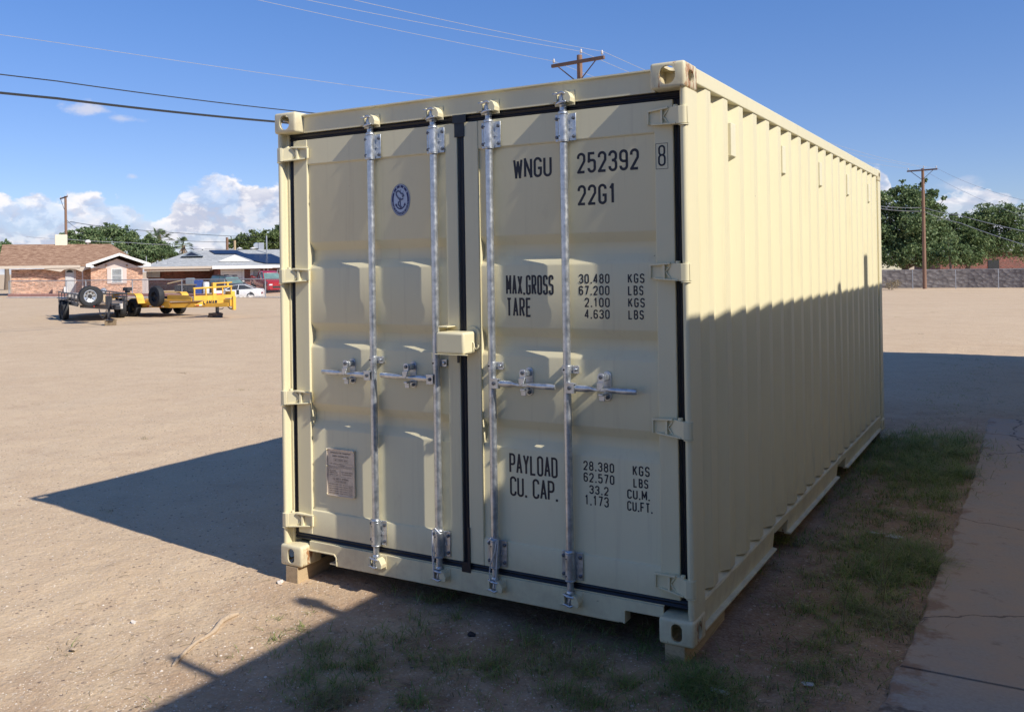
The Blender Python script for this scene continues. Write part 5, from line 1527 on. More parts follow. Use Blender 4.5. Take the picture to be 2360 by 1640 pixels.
# ------------------------------------------------------------------ trailers
def wheel(mb_t, parent, c, r, w, rim_mat, axis='y', side=-1, rot=None, rimr=.62, name='wheel'):
    h = w/2
    tp = [(r*rimr, -h*.9), (r*.80, -h), (r*.94, -h*.93), (r, -h*.55), (r, h*.55), (r*.94, h*.93), (r*.80, h), (r*rimr, h*.9), (r*rimr*.97, 0)]
    ty = MB().lathe(tp+[tp[0]], axis, n=28, cap=False)
    o = ty.build(name, 'tyre', parent, smooth=35); o.location = c
    if rot: o.rotation_euler = rot
    s = side
    rm = MB().lathe([(r*rimr*.99, s*h*.88), (r*rimr*.93, s*h*.90), (r*rimr*.86, s*h*.45), (r*rimr*.55, s*h*.25), (r*rimr*.36, s*h*.55), (r*.20, s*h*.6), (r*.20, s*h*.1), (r*.01, s*h*.1)], axis, n=24, cap=False)
    rim = rm.build('rim', rim_mat, o, smooth=40)
    hl = MB().lathe([(r*.195, s*h*.30), (r*.195, s*h*.58)], axis, n=14)
    for k in range(8):
        a = 2*PI*k/8; q = r*rimr*.66; p = (q*math.cos(a), s*h*.30, q*math.sin(a)) if axis == 'y' else (s*h*.30, q*math.cos(a), q*math.sin(a))
        p2 = (p[0], s*h*.46, p[2]) if axis == 'y' else (s*h*.46, p[1], p[2])
        hl.cyl(p, p2, r*.065, 8)
    hl.build('rim_holes', 'hole', o)
    return o
# ---- yellow tandem trailer; local x towards the tongue
ya = math.atan2(-.5, 4.25)
yt = thing('yellow_trailer', 'long yellow tandem-axle utility trailer with front rail, parked on the lot', 'trailer', (-26.65, 20.8, 0), ya, 'trailers parked on the lot')
def yb(name, mat, *b, bev=.01, lab=None):
    m = MB()
    for q in b: m.box(*q)
    return m.build(name, mat, yt, bevel=bev, label=lab)
WY = 1.02
for s in (-1, 1):
    for xx in (-.47, .47): wheel(None, yt, (xx, s*WY, .355), .355, .235, 'rim_black', side=s if s < 0 else 1)
    # fender: flat top with sloped ends
    o, i_ = s*1.17, s*.86
    yy = sorted((o, i_))
    MB().prism([(-1.02, .52), (-.86, .84), (-.74, .905), (.74, .905), (.86, .84), (1.02, .52), (.96, .52), (.82, .80), (.72, .865), (-.72, .865), (-.82, .80), (-.96, .52)], 'y', *yy).build('fender', 'yellow', yt, bevel=.008)
    yb('side_beam', 'yellow', (-3.6, 2.55, min(s*.80, s*.85), max(s*.80, s*.85), .37, .62))
MB().box(-3.6, 2.5, -.795, .795, .56, .61).build('deck', 'deck', yt)
for k in range(7): MB().box(-3.5+k*.95, -3.42+k*.95, -.79, .79, .42, .559).build('cross_member', 'yellow', yt)
yb('axle', 'black_paint', (-.51, -.43, -.95, .95, .32, .39)); yb('axle', 'black_paint', (.43, .51, -.95, .95, .32, .39))
# sloped side box between spare wheel and front rail
for s_ in (-1, 1):
    MB().prism([(2.45, .625), (4.0, .625), (4.0, .76), (3.75, .85), (2.45, .85)], 'y', min(s_*.80, s_*.845), max(s_*.80, s_*.845)).build('side_box', 'yellow', yt, bevel=.01)
MB().cyl((1.0, -.83, .66), (4.0, -.83, .66), .03, 8).build('rub_rail', 'yellow', yt)
# front rail across the full width
HX = 4.10
def yf(name, mat, y0, y1, z0, z1, x0=HX, x1=HX+.05, bev=.006): return MB().box(x0, x1, y0, y1, z0, z1).build(name, mat, yt, bevel=bev)
yf('front_panel', 'yellow', -.84, .84, .655, .83)
for y_ in (-.84, -.34, .40, .79): yf('rail_post', 'yellow', y_, y_+.05, .831, 1.09)
yf('centre_post', 'yellow', -.03, .12, .645, 1.30, HX-.03, HX+.07)
MB().tube([(HX+.02, -.86, 1.10), (HX+.02, .86, 1.14)], .035, 10).build('top_pipe', 'yellow', yt, smooth=50)
MB().tube([(HX+.02, .12, 1.27), (HX+.02, .86, 1.29)], .026, 8).build('upper_pipe', 'yellow', yt, smooth=50)
yf('rail_post', 'yellow', .62, .70, 1.17, 1.30)
yf('front_panel', 'yellow', .86, 1.0, .62, .95, HX-.4, HX+.02)
# cross beam with the lettering, slanted at its near end
MB().prism([(-.78, .46), (.62, .46), (.62, .652), (-.42, .652), (-.86, .50)], 'x', HX+.055, HX+.10).build('front_beam', 'yellow', yt, bevel=.006)
def TY_(a, b, c): return (HX+.112+c*3, a, b)
m = MB(); text(m, 'LAMAR', -.50, .12, .505, .642, .038, TY_, .14)
m.build('lettering', 'black_paint', yt, recalc=False)
MB().add([TY_(-.50, .487, 0), TY_(.0, .474, 0), TY_(.0, .482, 0), TY_(-.50, .498, 0)], [(0, 1, 2, 3)]).build('underline', 'black_paint', yt, recalc=False)
for y_, mt_ in ((-.80, 'red_refl'), (-.67, 'white_refl'), (.46, 'red_refl')): yf('reflector', mt_, y_, y_+.12, .462, .50, HX+.1005, HX+.106, 0)
for x_ in (1.1, 1.9, -1.6, -2.6): MB().box(x_, x_+.16, -.858, -.8505, .39, .435).build('reflector', 'red_refl', yt); MB().box(x_+.17, x_+.33, -.858, -.8505, .39, .435).build('reflector', 'white_refl', yt)
for s_ in (-1, 1):
    MB().loft([[(2.4, s_*.80, .36), (2.4, s_*.74, .36), (2.4, s_*.74, .50), (2.4, s_*.80, .50)], [(5.2, s_*.14, .42), (5.2, s_*.07, .42), (5.2, s_*.07, .56), (5.2, s_*.14, .56)]]).build('tongue_beam', 'yellow', yt, bevel=.008)
MB().box(4.9, 5.3, -.12, .12, .44, .68).build('coupler', 'yellow', yt, bevel=.01)
MB().box(5.302, 5.40, -.05, .07, .30, .80).build('coupler_channel', 'yellow', yt, bevel=.01)
MB().box(4.95, 5.28, -.10, .10, .70, .73).build('winch_plate', 'tan_trim', yt)
MB().tube([(4.8, .1, .45), (4.95, .12, .34), (5.1, .10, .32), (5.22, .08, .42)], .022, 6).build('safety_chain', 'black_paint', yt)
MB().cyl((5.2, .3, .85), (5.2, .3, 1.02), .05, 8).build('breakaway_box', 'black_paint', yt)
yf('decal', 'white', .0, .10, .90, 1.08, HX+.0705, HX+.074, 0); yf('decal', 'red_refl', .13, .36, .845, .885, HX+.0505, HX+.055, 0); yf('decal', 'white', .13, .38, .886, .99, HX+.02, HX+.055, 0)
MB().cyl((4.30, .05, .18), (4.30, .05, .455), .065, 10).build('jack_leg', 'black_paint', yt); MB().box(4.18, 4.42, -.07, .17, .165, .182).build('jack_foot', 'black_paint', yt)
MB().tube([(4.34, .10, .30), (4.40, .22, .31), (4.40, .25, .36)], .014, 6).build('jack_crank', 'black_paint', yt)
wheel(None, yt, (1.98, -1.0, .80), .40, .24, 'rim_black', side=-1, rimr=.52, name='spare_wheel')
MB().box(1.94, 2.02, -.88, -.84, .55, .90).build('spare_bracket', 'black_paint', yt)
MB().cyl((.0, -1.0, .93), (.0, -1.0, 1.00), .10, 10).build('lamp_stand', 'black_paint', yt); MB().box(-.17, .17, -1.1, -.9, 1.001, 1.14).build('work_lamp', 'black_paint', yt)
yl = MB(); rr = random.Random(4)
stk = thing('block_stack', 'stack of dark weathered blocks under the jack of the yellow trailer', 'blocks', (*at(496, 34.3), 0), ya)
for (a, b, c, d_, e, f, mt) in ((-.30, .02, -.16, .16, 0, .085, 'old_block'), (-.28, .04, -.14, .16, .0855, .165, 'old_block'), (.05, .28, -.18, .10, 0, .075, 'black_paint'), (.04, .27, -.17, .12, .0755, .16, 'old_block'), (-.04, .06, -.22, -.165, .0, .06, 'tan_block')):
    MB().box(a, b, c, d_, e, f).build('block', mt, stk, bevel=.012)

# ---- black trailer, cut by the left edge of the picture
ba = R(-28.4)
bt = thing('black_trailer', 'black utility trailer with a silver-rimmed spare wheel on its tongue, far left', 'trailer', (-27.01, 18.4, 0), ba, 'trailers parked on the lot')
def bb_(name, *b, mat='black_paint', bev=.008):
    m = MB()
    for q in b: m.box(*q)
    return m.build(name, mat, bt, bevel=bev)
for s in (-1, 1):
    for xx in (-.45, .42): wheel(None, bt, (xx, s*1.0, .36), .36, .22, 'rim_black', side=s)
    bb_('fender', (-.95, .92, min(s*.88, s*1.14), max(s*.88, s*1.14), .78, .81))
    bb_('side_beam', (-3.4, 2.6, min(s*.80, s*.84), max(s*.80, s*.84), .55, .68))
    bb_('side_rail', (-3.4, 2.6, min(s*.80, s*.84), max(s*.80, s*.84), .95, 1.0))
    for xx in (-3.35, -2.4, -1.4, -.3, .7, 1.6, 2.54): bb_('rail_post', (xx, xx+.05, min(s*.805, s*.835), max(s*.805, s*.835), .681, .949))
MB().box(-3.4, 2.6, -.79, .79, .60, .66).build('deck', 'deck', bt)
bb_('front_rail', (2.55, 2.60, -.80, .80, .95, 1.0))
for s in (-1, 1):
    MB().loft([[(2.3, s*.72, .50), (2.3, s*.66, .50), (2.3, s*.66, .66), (2.3, s*.72, .66)], [(5.5, s*.12, .52), (5.5, s*.06, .52), (5.5, s*.06, .64), (5.5, s*.12, .64)]]).build('tongue_beam', 'black_paint', bt, bevel=.006)
bb_('coupler', (5.45, 5.9, -.07, .07, .53, .66)); bb_('jack_leg', (5.28, 5.36, -.24, -.16, .19, .98)); bb_('jack_post', (5.50, 5.57, .22, .29, .55, .98)); bb_('jack_bridge', (5.28, 5.57, -.15, .21, .66, .72))
MB().box(5.20, 5.44, -.30, -.10, .172, .190).build('jack_foot', 'bolt', bt)
MB().cyl((5.70, .12, .55), (5.70, .12, .72), .06, 8).build('hitch_ball_socket', 'kerb', bt)
ch = [(4.3+.9*t, -.36+.1*t, .50-.30*4*t*(1-t)*.9) for t in [k/12 for k in range(13)]]
MB().tube(ch, .016, 6).build('safety_chain', 'bolt', bt)
sx_, sy_ = at(205, 31.3); mi = Matrix.Rotation(-ba, 3, 'Z'); q_ = mi @ Vector((sx_+27.01, sy_-18.4, 0))
va_ = math.atan2(sy_-CAMY, sx_-CAMX)-PI/2-ba        # turns the wheel's outer face to the lot
wheel(None, bt, (q_.x, q_.y, .94), .36, .24, 'rim_silver', side=-1, rot=(0, 0, va_+R(14)), rimr=.60, name='spare_wheel')
q2 = q_+Vector((-.30, .12, 0)); wheel(None, bt, (q2.x, q2.y, .92), .36, .24, 'rim_black', side=-1, rot=(0, 0, va_+R(14)), name='spare_wheel')
bb_('spare_bracket', (3.9, 4.0, -.1, .1, .62, .94))
MB().box(4.0, 4.08, -.50, -.47, .575, .615).build('reflector', 'red_refl', bt)
tb = MB().box(-.18, .18, -.16, .16, 0, .185).build('wooden_block', 'tan_block', None, bevel=.008); tb.location = (*at(252.8, 30.4), 0); tb.rotation_euler = (0, 0, .9)
tag(tb, 'square brown wooden block under the jack of the black trailer', 'wood block')
# loads on the black trailer
rr = random.Random(9)
def rockmesh(rnd, s, fl=.6):
    bm = bmesh.new(); bmesh.ops.create_icosphere(bm, subdivisions=2, radius=s)
    sd = rnd.random()*50
    for v in bm.verts: v.co *= 1+.45*noise.noise(v.co/s*1.3+Vector((sd, 0, 0))); v.co.z *= fl
    m = MB(); m.v = [tuple(v.co) for v in bm.verts]; m.f = [tuple(q.index for q in f.verts) for f in bm.faces]; bm.free(); return m
mt = bt.matrix_basis
RL = ['rubble chunk at the rear end of the heap on the black trailer', 'second rubble chunk from the rear of the heap on the black trailer', 'third rubble chunk from the rear of the heap on the black trailer', 'middle rubble chunk of the heap on the black trailer', 'rubble chunk just ahead of the middle of the heap on the black trailer', 'second rubble chunk from the front of the heap on the black trailer', 'foremost rubble chunk of the heap on the black trailer, nearest its spare wheels']
for k in range(7):
    x_ = -1.9+k*.42; o = rockmesh(rr, rr.uniform(.20, .32)).build('rubble_chunk', 'rubble'); p = mt @ Vector((x_, -.3+rr.uniform(-.25, .3), .66+.12)); o.location = p
    tag(o, RL[k], 'rubble', 'rubble on the black trailer')
for k, (x_, y_, a_) in enumerate(((1.5, -.1, .5), (1.75, .2, -.5), (1.3, .35, .15))):
    o = MB().box(-.32, .32, -.07, .07, 0, .06).build('lumber_offcut', 'lumber', None, bevel=.004); p = mt @ Vector((x_, y_, .665)); o.location = (p.x, p.y, p.z+.05); o.rotation_euler = (0, R((-38, 30, 0)[k]), a_)
    tag(o, ('tilted pale lumber offcut lying on the front of the black trailer deck', 'second lumber offcut leaning the other way on the black trailer deck', 'flat lumber offcut lying at the back of the two tilted ones on the black trailer')[k], 'offcut', 'offcuts on the black trailer')
o = rockmesh(rr, .24, .9).build('plastic_bag', 'metal_grey'); o.location = (*at(237, 63.5), .32+.1); tag(o, 'crumpled grey-blue plastic bag on the low pink wall by the fence', 'bag')

# ------------------------------------------------------------------ cars
def car(name, label, loc, rz, pitch, L, Wc, body, roof, paint, glass_mat, wheels, wr, extras=None, group='cars parked beyond the fence'):
    """body: (x, half width factor, z bottom, z shoulder, z top) stations front to rear; roof: greenhouse stations (x, zlow, ztop, wtop)"""
    t = thing(name, label, 'car', loc, rz, group); t.rotation_euler = (0, pitch, rz)
    h = Wc/2; rings = []
    for (x, wf, zb_, zs, zt) in body:
        w = h*wf
        rings.append([(x, -w*.93, zb_), (x, -w, zb_+.10), (x, -w, zs), (x, -w*.93, zt-.03), (x, -w*.80, zt), (x, w*.80, zt), (x, w*.93, zt-.03), (x, w, zs), (x, w, zb_+.10), (x, w*.93, zb_)])
    MB().loft(rings).build('body', paint, t, smooth=40)
    rings = []; rg = []
    for (x, zl, zt, wb, wt) in roof:
        rings.append([(x, -h*wb, zl), (x, -h*wt, zt-.03), (x, -h*wt*.85, zt), (x, h*wt*.85, zt), (x, h*wt, zt-.03), (x, h*wb, zl)])
    MB().loft(rings).build('greenhouse', glass_mat, t, smooth=30)
    # roof skin and pillars in body colour
    top = [r for r in roof if r[2] > max(q[2] for q in roof)-.12]
    m = MB(); m.loft([[(x, -h*wt-.012, zt-.05), (x, -h*wt*.86, zt+.012), (x, h*wt*.86, zt+.012), (x, h*wt+.012, zt-.05)] for (x, zl, zt, wb, wt) in top])
    m.build('roof', paint, t, smooth=40)
    def pillar(a, b):
        for s in (-1, 1):
            MB().tube([(a[0], s*h*a[3]*1.005, a[1]), (b[0], s*(h*b[4]+.005), b[2]-.03)], .035, 6).build('pillar', paint, t)
    pillar(roof[0], top[0]); pillar(roof[-1], top[-1])
    mid = [r for r in top]; c = mid[len(mid)//2]
    for s in (-1, 1): MB().tube([(c[0], s*h*c[3]*1.005, c[1]), (c[0]-.06, s*(h*c[4]+.005), c[2]-.03)], .03, 6).build('pillar', paint, t)
    for x in wheels:
        for s in (-1, 1):
            wheel(None, t, (x, s*(h-.10), wr), wr, .22, 'rim_silver' if paint != 'car_grey' else 'rim_black', side=s)
            MB().lathe([(wr+.06, s*(h-.25)), (wr+.06, s*(h-.003))], 'y', (x, 0, wr+.02), 22).build('wheel_arch', 'hole', t)
    for s in (-1, 1):
        MB().loft([[(body[0][0]-.02, s*h*.55, body[0][3]-.12), (body[0][0]-.02, s*h*.86, body[0][3]-.12), (body[0][0]-.02, s*h*.86, body[0][3]+.02), (body[0][0]-.02, s*h*.55, body[0][3]+.02)],
                   [(body[0][0]+.05, s*h*.55, body[0][3]-.10), (body[0][0]+.03, s*h*.80, body[0][3]-.10), (body[0][0]+.03, s*h*.80, body[0][3]), (body[0][0]+.05, s*h*.55, body[0][3])]]).build('headlight', 'lamp', t)
        MB().box(body[-1][0]-.03, body[-1][0]+.05, min(s*h*.60, s*h*.88), max(s*h*.60, s*h*.88), body[-1][3]-.10, body[-1][3]+.06).build('tail_lamp', 'tail', t)
        f = roof[0]
        MB().box(f[0]-.32, f[0]-.18, min(s*(h+.02), s*(h+.20)), max(s*(h+.02), s*(h+.20)), f[1]-.0, f[1]+.16).build('wing_mirror', paint, t, bevel=.03)
    MB().box(body[0][0]-.06, body[0][0]+.03, -h*.5, h*.5, body[0][2]+.15, body[0][2]+.32).build('grille', 'hole', t)
    if extras: extras(t, h)
    return t
# white coupe: side on, rear to the right
x, y = at(545, 84)
car('parked_coupe', 'white two-door coupe parked below the lot edge behind the front rail of the yellow trailer', (x, y, -1.02), RA+PI+.05, 0, 4.7, 1.8,
    [(2.35, .70, .25, .50, .62), (2.15, .90, .20, .55, .70), (1.5, 1, .18, .66, .84), (.9, 1, .18, .74, .94), (0, 1, .18, .80, .96), (-1.2, 1, .18, .84, 1.0), (-1.9, .98, .22, .84, 1.02), (-2.3, .88, .26, .78, .98), (-2.42, .74, .30, .66, .84)],
    [(1.05, .90, .94, .88, .80), (.35, .92, 1.30, .90, .72), (-.25, .92, 1.40, .90, .70), (-.9, .94, 1.36, .90, .70), (-1.75, .98, 1.02, .88, .72)], 'car_white', 'glass_dark', (1.4, -1.35), .33)
# dark suv, front to the right and towards us
def rack(t, h):
    for s in (-1, 1): MB().tube([(1.0-.6, s*h*.66, 1.80), (-1.9, s*h*.66, 1.80)], .03, 6).build('roof_rail', 'black_paint', t)
    for xx in (.2, -1.2): MB().box(xx, xx+.07, -h*.7, h*.7, 1.84, 1.88).build('rack_bar', 'black_paint', t)
x, y = at(527, 86)
car('parked_suv', 'dark grey sport utility vehicle with roof rack parked before the white garage door', (x, y, -.62), -.12+R(-5), R(2), 4.9, 1.9,
    [(2.45, .70, .35, .75, .90), (2.3, .92, .28, .80, 1.0), (1.5, 1, .25, .90, 1.12), (.9, 1, .25, .98, 1.16), (0, 1, .25, 1.02, 1.16), (-1.5, 1, .25, 1.04, 1.18), (-2.2, .97, .30, 1.02, 1.18), (-2.42, .88, .36, .95, 1.12)],
    [(1.15, 1.10, 1.15, .90, .84), (.42, 1.12, 1.68, .91, .74), (-.4, 1.12, 1.78, .91, .74), (-1.9, 1.14, 1.74, .90, .73), (-2.3, 1.14, 1.20, .88, .76)], 'car_grey', 'glass_green', (1.45, -1.4), .37, rack)
# red pickup
def bed(t, h):
    MB().box(-2.75, -.72, -h*.88, h*.88, 1.181, 1.186).build('bed_cover', 'hole', t)
x, y = at(618, 88.0)
car('parked_pickup', 'red crew-cab pickup truck on the driveway next to the container edge', (x, y, -.30), -.42+R(-4), R(6.5), 5.8, 2.0,
    [(2.75, .80, .45, .95, 1.08), (2.6, .97, .38, 1.0, 1.16), (1.6, 1, .35, 1.06, 1.24), (.9, 1, .35, 1.08, 1.24), (-.7, 1, .35, 1.10, 1.20), (-1.6, 1, .38, 1.10, 1.18), (-2.7, 1, .45, 1.10, 1.18), (-2.85, .96, .50, 1.0, 1.14)],
    [(1.25, 1.18, 1.24, .88, .82), (.55, 1.18, 1.76, .90, .74), (-.1, 1.18, 1.86, .90, .74), (-.6, 1.18, 1.82, .90, .74), (-.85, 1.18, 1.24, .90, .78)], 'car_red', 'glass_green', (1.75, -1.9), .42, bed)
# bins and drums in front of the grey-roofed house
def bin_(label, u, d, mat, w=.6, h=1.05, name='wheelie_bin', cat='bin'):
    x, y = at(u, d); t = thing(name, label, cat, (x, y, gh(x, y)), RA, 'bins beside the brick wall')
    MB().loft([[(-w*.42, -w*.42, 0), (w*.42, -w*.42, 0), (w*.42, w*.42, 0), (-w*.42, w*.42, 0)], [(-w*.5, -w*.5, h), (w*.5, -w*.5, h), (w*.5, w*.5, h), (-w*.5, w*.5, h)]]).build('body', mat, t, bevel=.03)
    MB().loft([[(-w*.54, -w*.54, h+.002), (w*.54, -w*.54, h+.002), (w*.54, w*.54, h+.002), (-w*.54, w*.54, h+.002)], [(-w*.4, -w*.4, h+.10), (w*.4, -w*.4, h+.10), (w*.4, w*.4, h+.10), (-w*.4, w*.4, h+.10)]]).build('lid', mat, t, bevel=.02)
    for s in (-1, 1): MB().lathe([(.1, s*w*.40), (.1, s*w*.47)], 'x', (0, w*.42, .1), 12).build('wheel', 'tyre', t)
    return t
bin_('blue wheeled bin by the dark brick wall, left of the white drum', 457, 84, 'bin_blue', .68, 1.35)
bin_('grey wheeled bin left of the blue bin', 438, 85, 'bin_grey', .70, 1.35)
x, y = at(474, 84)
dm = thing('white_drum', 'white plastic drum between the blue bin and the dark grey vehicle', 'drum', (x, y, gh(x, y)))
MB().lathe([(.26, 0), (.30, .05), (.29, .45), (.31, .5), (.29, .55), (.30, 1.15), (.27, 1.25)], 'z', n=18).build('body', 'bin_white', dm, smooth=40); MB().lathe([(.28, 1.2505), (.28, 1.30), (.1, 1.33)], 'z', n=18).build('lid', 'bin_white', dm, smooth=40)
# small boat-like frame trailer against the wall
x, y = at(400, 84)
st_ = thing('frame_trailer', 'small yellowish frame trailer standing by the dark brick wall', 'trailer', (x, y, -.45), RA)
MB().tube([(-.6, 0, 1.0), (.1, 0, 1.15), (.8, 0, 1.28)], .05, 6).build('tongue', 'lumber', st_); MB().box(.5, 2.2, -.5, .5, .85, .93).build('deck', 'deck', st_)
wheel(None, st_, (1.0, -.6, .45), .38, .2, 'rim_black', side=-1); MB().box(.2, 2.0, -.45, .45, .3, .84).build('frame', 'black_paint', st_)
# chunks along the lot edge below the coupe
KL = ['broken kerbstone under the door of the white coupe', 'small broken kerbstone between the door and rear wheel of the white coupe', 'largest broken kerbstone just left of the rear wheel of the white coupe', 'broken kerbstone by the front end of the coupe, right of the yellow front rail', 'broken kerbstone at the foot of the fence post behind the white coupe', 'smallest broken kerbstone under the tail of the white coupe', 'broken kerbstone half hidden by the coupler of the yellow trailer']
rr = random.Random(3)
for (u, v, s) in ((553, 689, .22), (563, 689.5, .18), (575, 687, .25), (540, 691, .2), (604, 685.5, .22), (592, 687, .15), (530, 691, .25)):
    o = rockmesh(rr, s, .5).build('broken_kerbstone', 'kerb'); d = 57.5; o.location = (*at(u, d), .02)
    tag(o, KL.pop(0), 'stone', 'stones along the lot edge')
# kerb of the shoulder to the right
strip('kerb', 'pale stretch of kerb below the red pickup and the fence post', 'kerb', [(585, 57.2), (612, 56.6), (660, 55.5), (800, 53)], .2, -.3, .05, 'kerb', .3)

# ------------------------------------------------------------------ extra trees out to the left
tree('small leafy tree at the far left end of the fence', 15, 108, [(5, 575, 26, 0), (25, 590, 22, 0), (-20, 580, 30, 0), (40, 600, 16, 0)], 15, s=.25, dens=60)

# ------------------------------------------------------------------ ground cover
cmx = cam.matrix_world.to_3x3()
def gpt(u, v):
    d = cmx @ Vector(((u-1104.34)/FOC, -(v-603.66)/FOC, -1.0)); t = -CAMZ/d.z
    return (CAMX+d.x*t, CAMY+d.y*t)
def blade(m, rnd, x, y, z, h, lean, a, w):
    dx, dy = math.cos(a), math.sin(a); sx, sy = -dy*w/2, dx*w/2; pts = []
    for k in range(4):
        t = k/3; r = lean*h*t*t; zz = z+h*max(t*.25, (t-.27*lean*t*t))
        pts.append((x+dx*r, y+dy*r, zz, (1-t)**.7))
    o = len(m.v)
    for (px, py, pz, ww) in pts[:3]:
        m.v.append((px-sx*ww, py-sy*ww, pz)); m.v.append((px+sx*ww, py+sy*ww, pz))
    m.v.append(pts[3][:3]); m.f += [(o, o+1, o+3, o+2), (o+2, o+3, o+5, o+4), (o+4, o+5, o+6)]
def runner(m, rnd, x, y, h, n):
    a = rnd.uniform(0, 6.28)
    for i in range(n):
        x += math.cos(a)*.013; y += math.sin(a)*.013; a += rnd.uniform(-.35, .35)
        blade(m, rnd, x, y, gh(x, y)+.002, h*rnd.uniform(.3, .8), rnd.uniform(.6, 1.6), a+rnd.choice((-1, 1))*rnd.uniform(.4, 1.4), .0032)
rnd = random.Random(21)
green, straw = MB(), MB()
def clump(u, v, rx, ry, n, h=.10, dry=.15, px=True):
    x0, y0 = gpt(u, v) if px else (u, v)
    for i in range(n):
        x, y = rnd.gauss(x0, rx), rnd.gauss(y0, ry)
        if noise.noise(Vector((x*7, y*7, 2)))+noise.noise(Vector((x*19, y*19, 5)))*.6 < rnd.uniform(-.25, .35): continue
        if x > 3.17 and rnd.random() < .8 and not (.0 < y < 40 and x < 3.24): continue
        z = gh(x, y)
        m = straw if rnd.random() < dry else green
        if rnd.random() < .07: runner(m, rnd, x, y, h*.6, rnd.randint(4, 12))
        blade(m, rnd, x, y, z-.004, h*rnd.uniform(.25, .95), rnd.uniform(.7, 2.3), rnd.uniform(0, 6.28), rnd.uniform(.0026, .0058))
def k3(x, y): return 700+x/2.4436, 1340+y/2.4436
def kb(x, y): return 1560+x/2.157, 900+y/2.157
def k2(x, y): return 130+x/2.983, 1280+y/2.983
for (x, y, r, n, dry) in ((560, 60, .07, 160, .3), (760, 120, .10, 420, .15), (800, 230, .09, 300, .2), (410, 385, .11, 420, .15), (520, 400, .09, 260, .2), (60, 385, .10, 300, .15), (170, 480, .12, 620, .1), (330, 500, .10, 380, .15), (100, 600, .10, 620, .05),
      (130, 690, .09, 420, .6), (620, 700, .05, 220, .05), (880, 470, .11, 400, .2), (1090, 500, .07, 380, .1), (800, 430, .10, 220, .3), (730, 590, .09, 220, .35), (1090, 655, .07, 160, .4), (1340, 340, .15, 520, .15), (1500, 400, .17, 900, .2), (1530, 500, .12, 520, .25),
      (1480, 590, .12, 420, .2), (1430, 470, .10, 260, .8), (1640, 690, .09, 320, .15), (1850, 390, .14, 520, .15), (1960, 330, .10, 300, .1), (1830, 600, .05, 160, .1), (2140, 640, .13, 760, .1), (2230, 700, .10, 420, .1), (1700, 700, .10, 240, .2), (1230, 430, .12, 200, .3), (560, 300, .09, 180, .3), (1420, 230, .05, 60, .8)):
    clump(*k3(x, y), r*.85, r*.8, int(n*.75), .10, min(1, dry+.12))
for (x, y, r, n, dry, h) in ((1200, 300, .30, 1500, .05, .17), (1130, 380, .25, 1200, .1, .15), (1300, 450, .22, 900, .08, .15), (1050, 480, .25, 900, .15, .11), (1330, 540, .15, 650, .1, .14), (1360, 250, .35, 900, .1, .16), (1150, 640, .20, 700, .15, .11),
      (950, 780, .14, 650, .1, .10), (1050, 800, .14, 650, .1, .11), (1160, 870, .13, 800, .12, .12), (1010, 900, .13, 600, .1, .11), (1190, 820, .10, 500, .2, .14), (1250, 900, .09, 420, .2, .12), (900, 950, .13, 480, .15, .10), (950, 1020, .10, 420, .15, .10),
      (740, 1100, .10, 360, .1, .09), (820, 1090, .10, 360, .15, .10), (1110, 1120, .10, 360, .7, .10), (1000, 1120, .12, 260, .4, .09), (720, 1230, .09, 300, .1, .08), (640, 1380, .13, 280, .3, .08), (830, 1360, .13, 280, .3, .08), (1150, 1180, .09, 200, .6, .08),
      (540, 750, .10, 220, .2, .09), (740, 540, .15, 320, .15, .10), (880, 340, .25, 420, .2, .11), (650, 760, .14, 200, .3, .08), (450, 900, .14, 160, .4, .07), (1300, 1000, .05, 80, .2, .10), (70, 1500, .10, 520, .1, .10), (300, 1500, .12, 300, .3, .08), (560, 1560, .12, 200, .4, .08), (160, 1430, .1, 200, .2, .08), (900, 650, .18, 350, .3, .08)):
    clump(*kb(x, y), r, r*1.1, int(n*2.0), h*1.1, dry)
for (x, y, r, n, dry) in ((1500, 440, .022, 70, .1), (1670, 510, .022, 90, .1), (1500, 590, .016, 26, .1), (1290, 490, .03, 16, .3), (590, 1030, .03, 40, .4), (1210, 700, .03, 24, .3), (1760, 400, .02, 16, .3), (1380, 480, .03, 12, .3)):
    clump(*k2(x, y), r, r, n, .055, dry)
for (x, y, r, n, dry, h) in ((1250, 280, .28, 1500, .08, .20), (1380, 330, .25, 1300, .1, .20), (1200, 400, .28, 1500, .08, .17), (1380, 420, .14, 900, .1, .18), (1100, 330, .3, 900, .15, .14), (1180, 840, .08, 500, .3, .16), (1090, 900, .1, 500, .15, .13)):
    clump(*kb(x, y), r, r*1.1, int(n*1.8), h, dry)
# thin sparse cover over the shaded soil
for i in range(5200):
    x = rnd.uniform(.3, 3.22); y = rnd.uniform(-2.3, 10)
    if x < 2.5 and y > .15: continue
    if noise.noise(Vector((x*1.7, y*1.7, 4)))+rnd.uniform(-.3, .3) < -.02: continue
    clump(x, y, .02, .02, 2, .05, .55, px=False)
# small dry tufts and weeds out on the sunny lot
for (u, v) in ((180, 992), (160, 1505), (420, 860), (900, 760), (330, 1010), (560, 900), (245, 1180), (470, 820), (2120, 770), (2075, 730), (2180, 745), (90, 930), (310, 850), (2060, 760), (2150, 715)):
    clump(u, v, .05, .05, 26, .07, .75)
# tall stalks
for (x, y) in ((3.05, 1.15), (2.92, .8), (3.0, 1.6)):
    for k in range(3):
        a = rnd.uniform(0, 6.28); straw.tube([(x, y, 0), (x+.02*math.cos(a), y+.02*math.sin(a), .14), (x+.10*math.cos(a), y+.10*math.sin(a), .27+.05*k)], [.0016, .0013, .0008], 4)
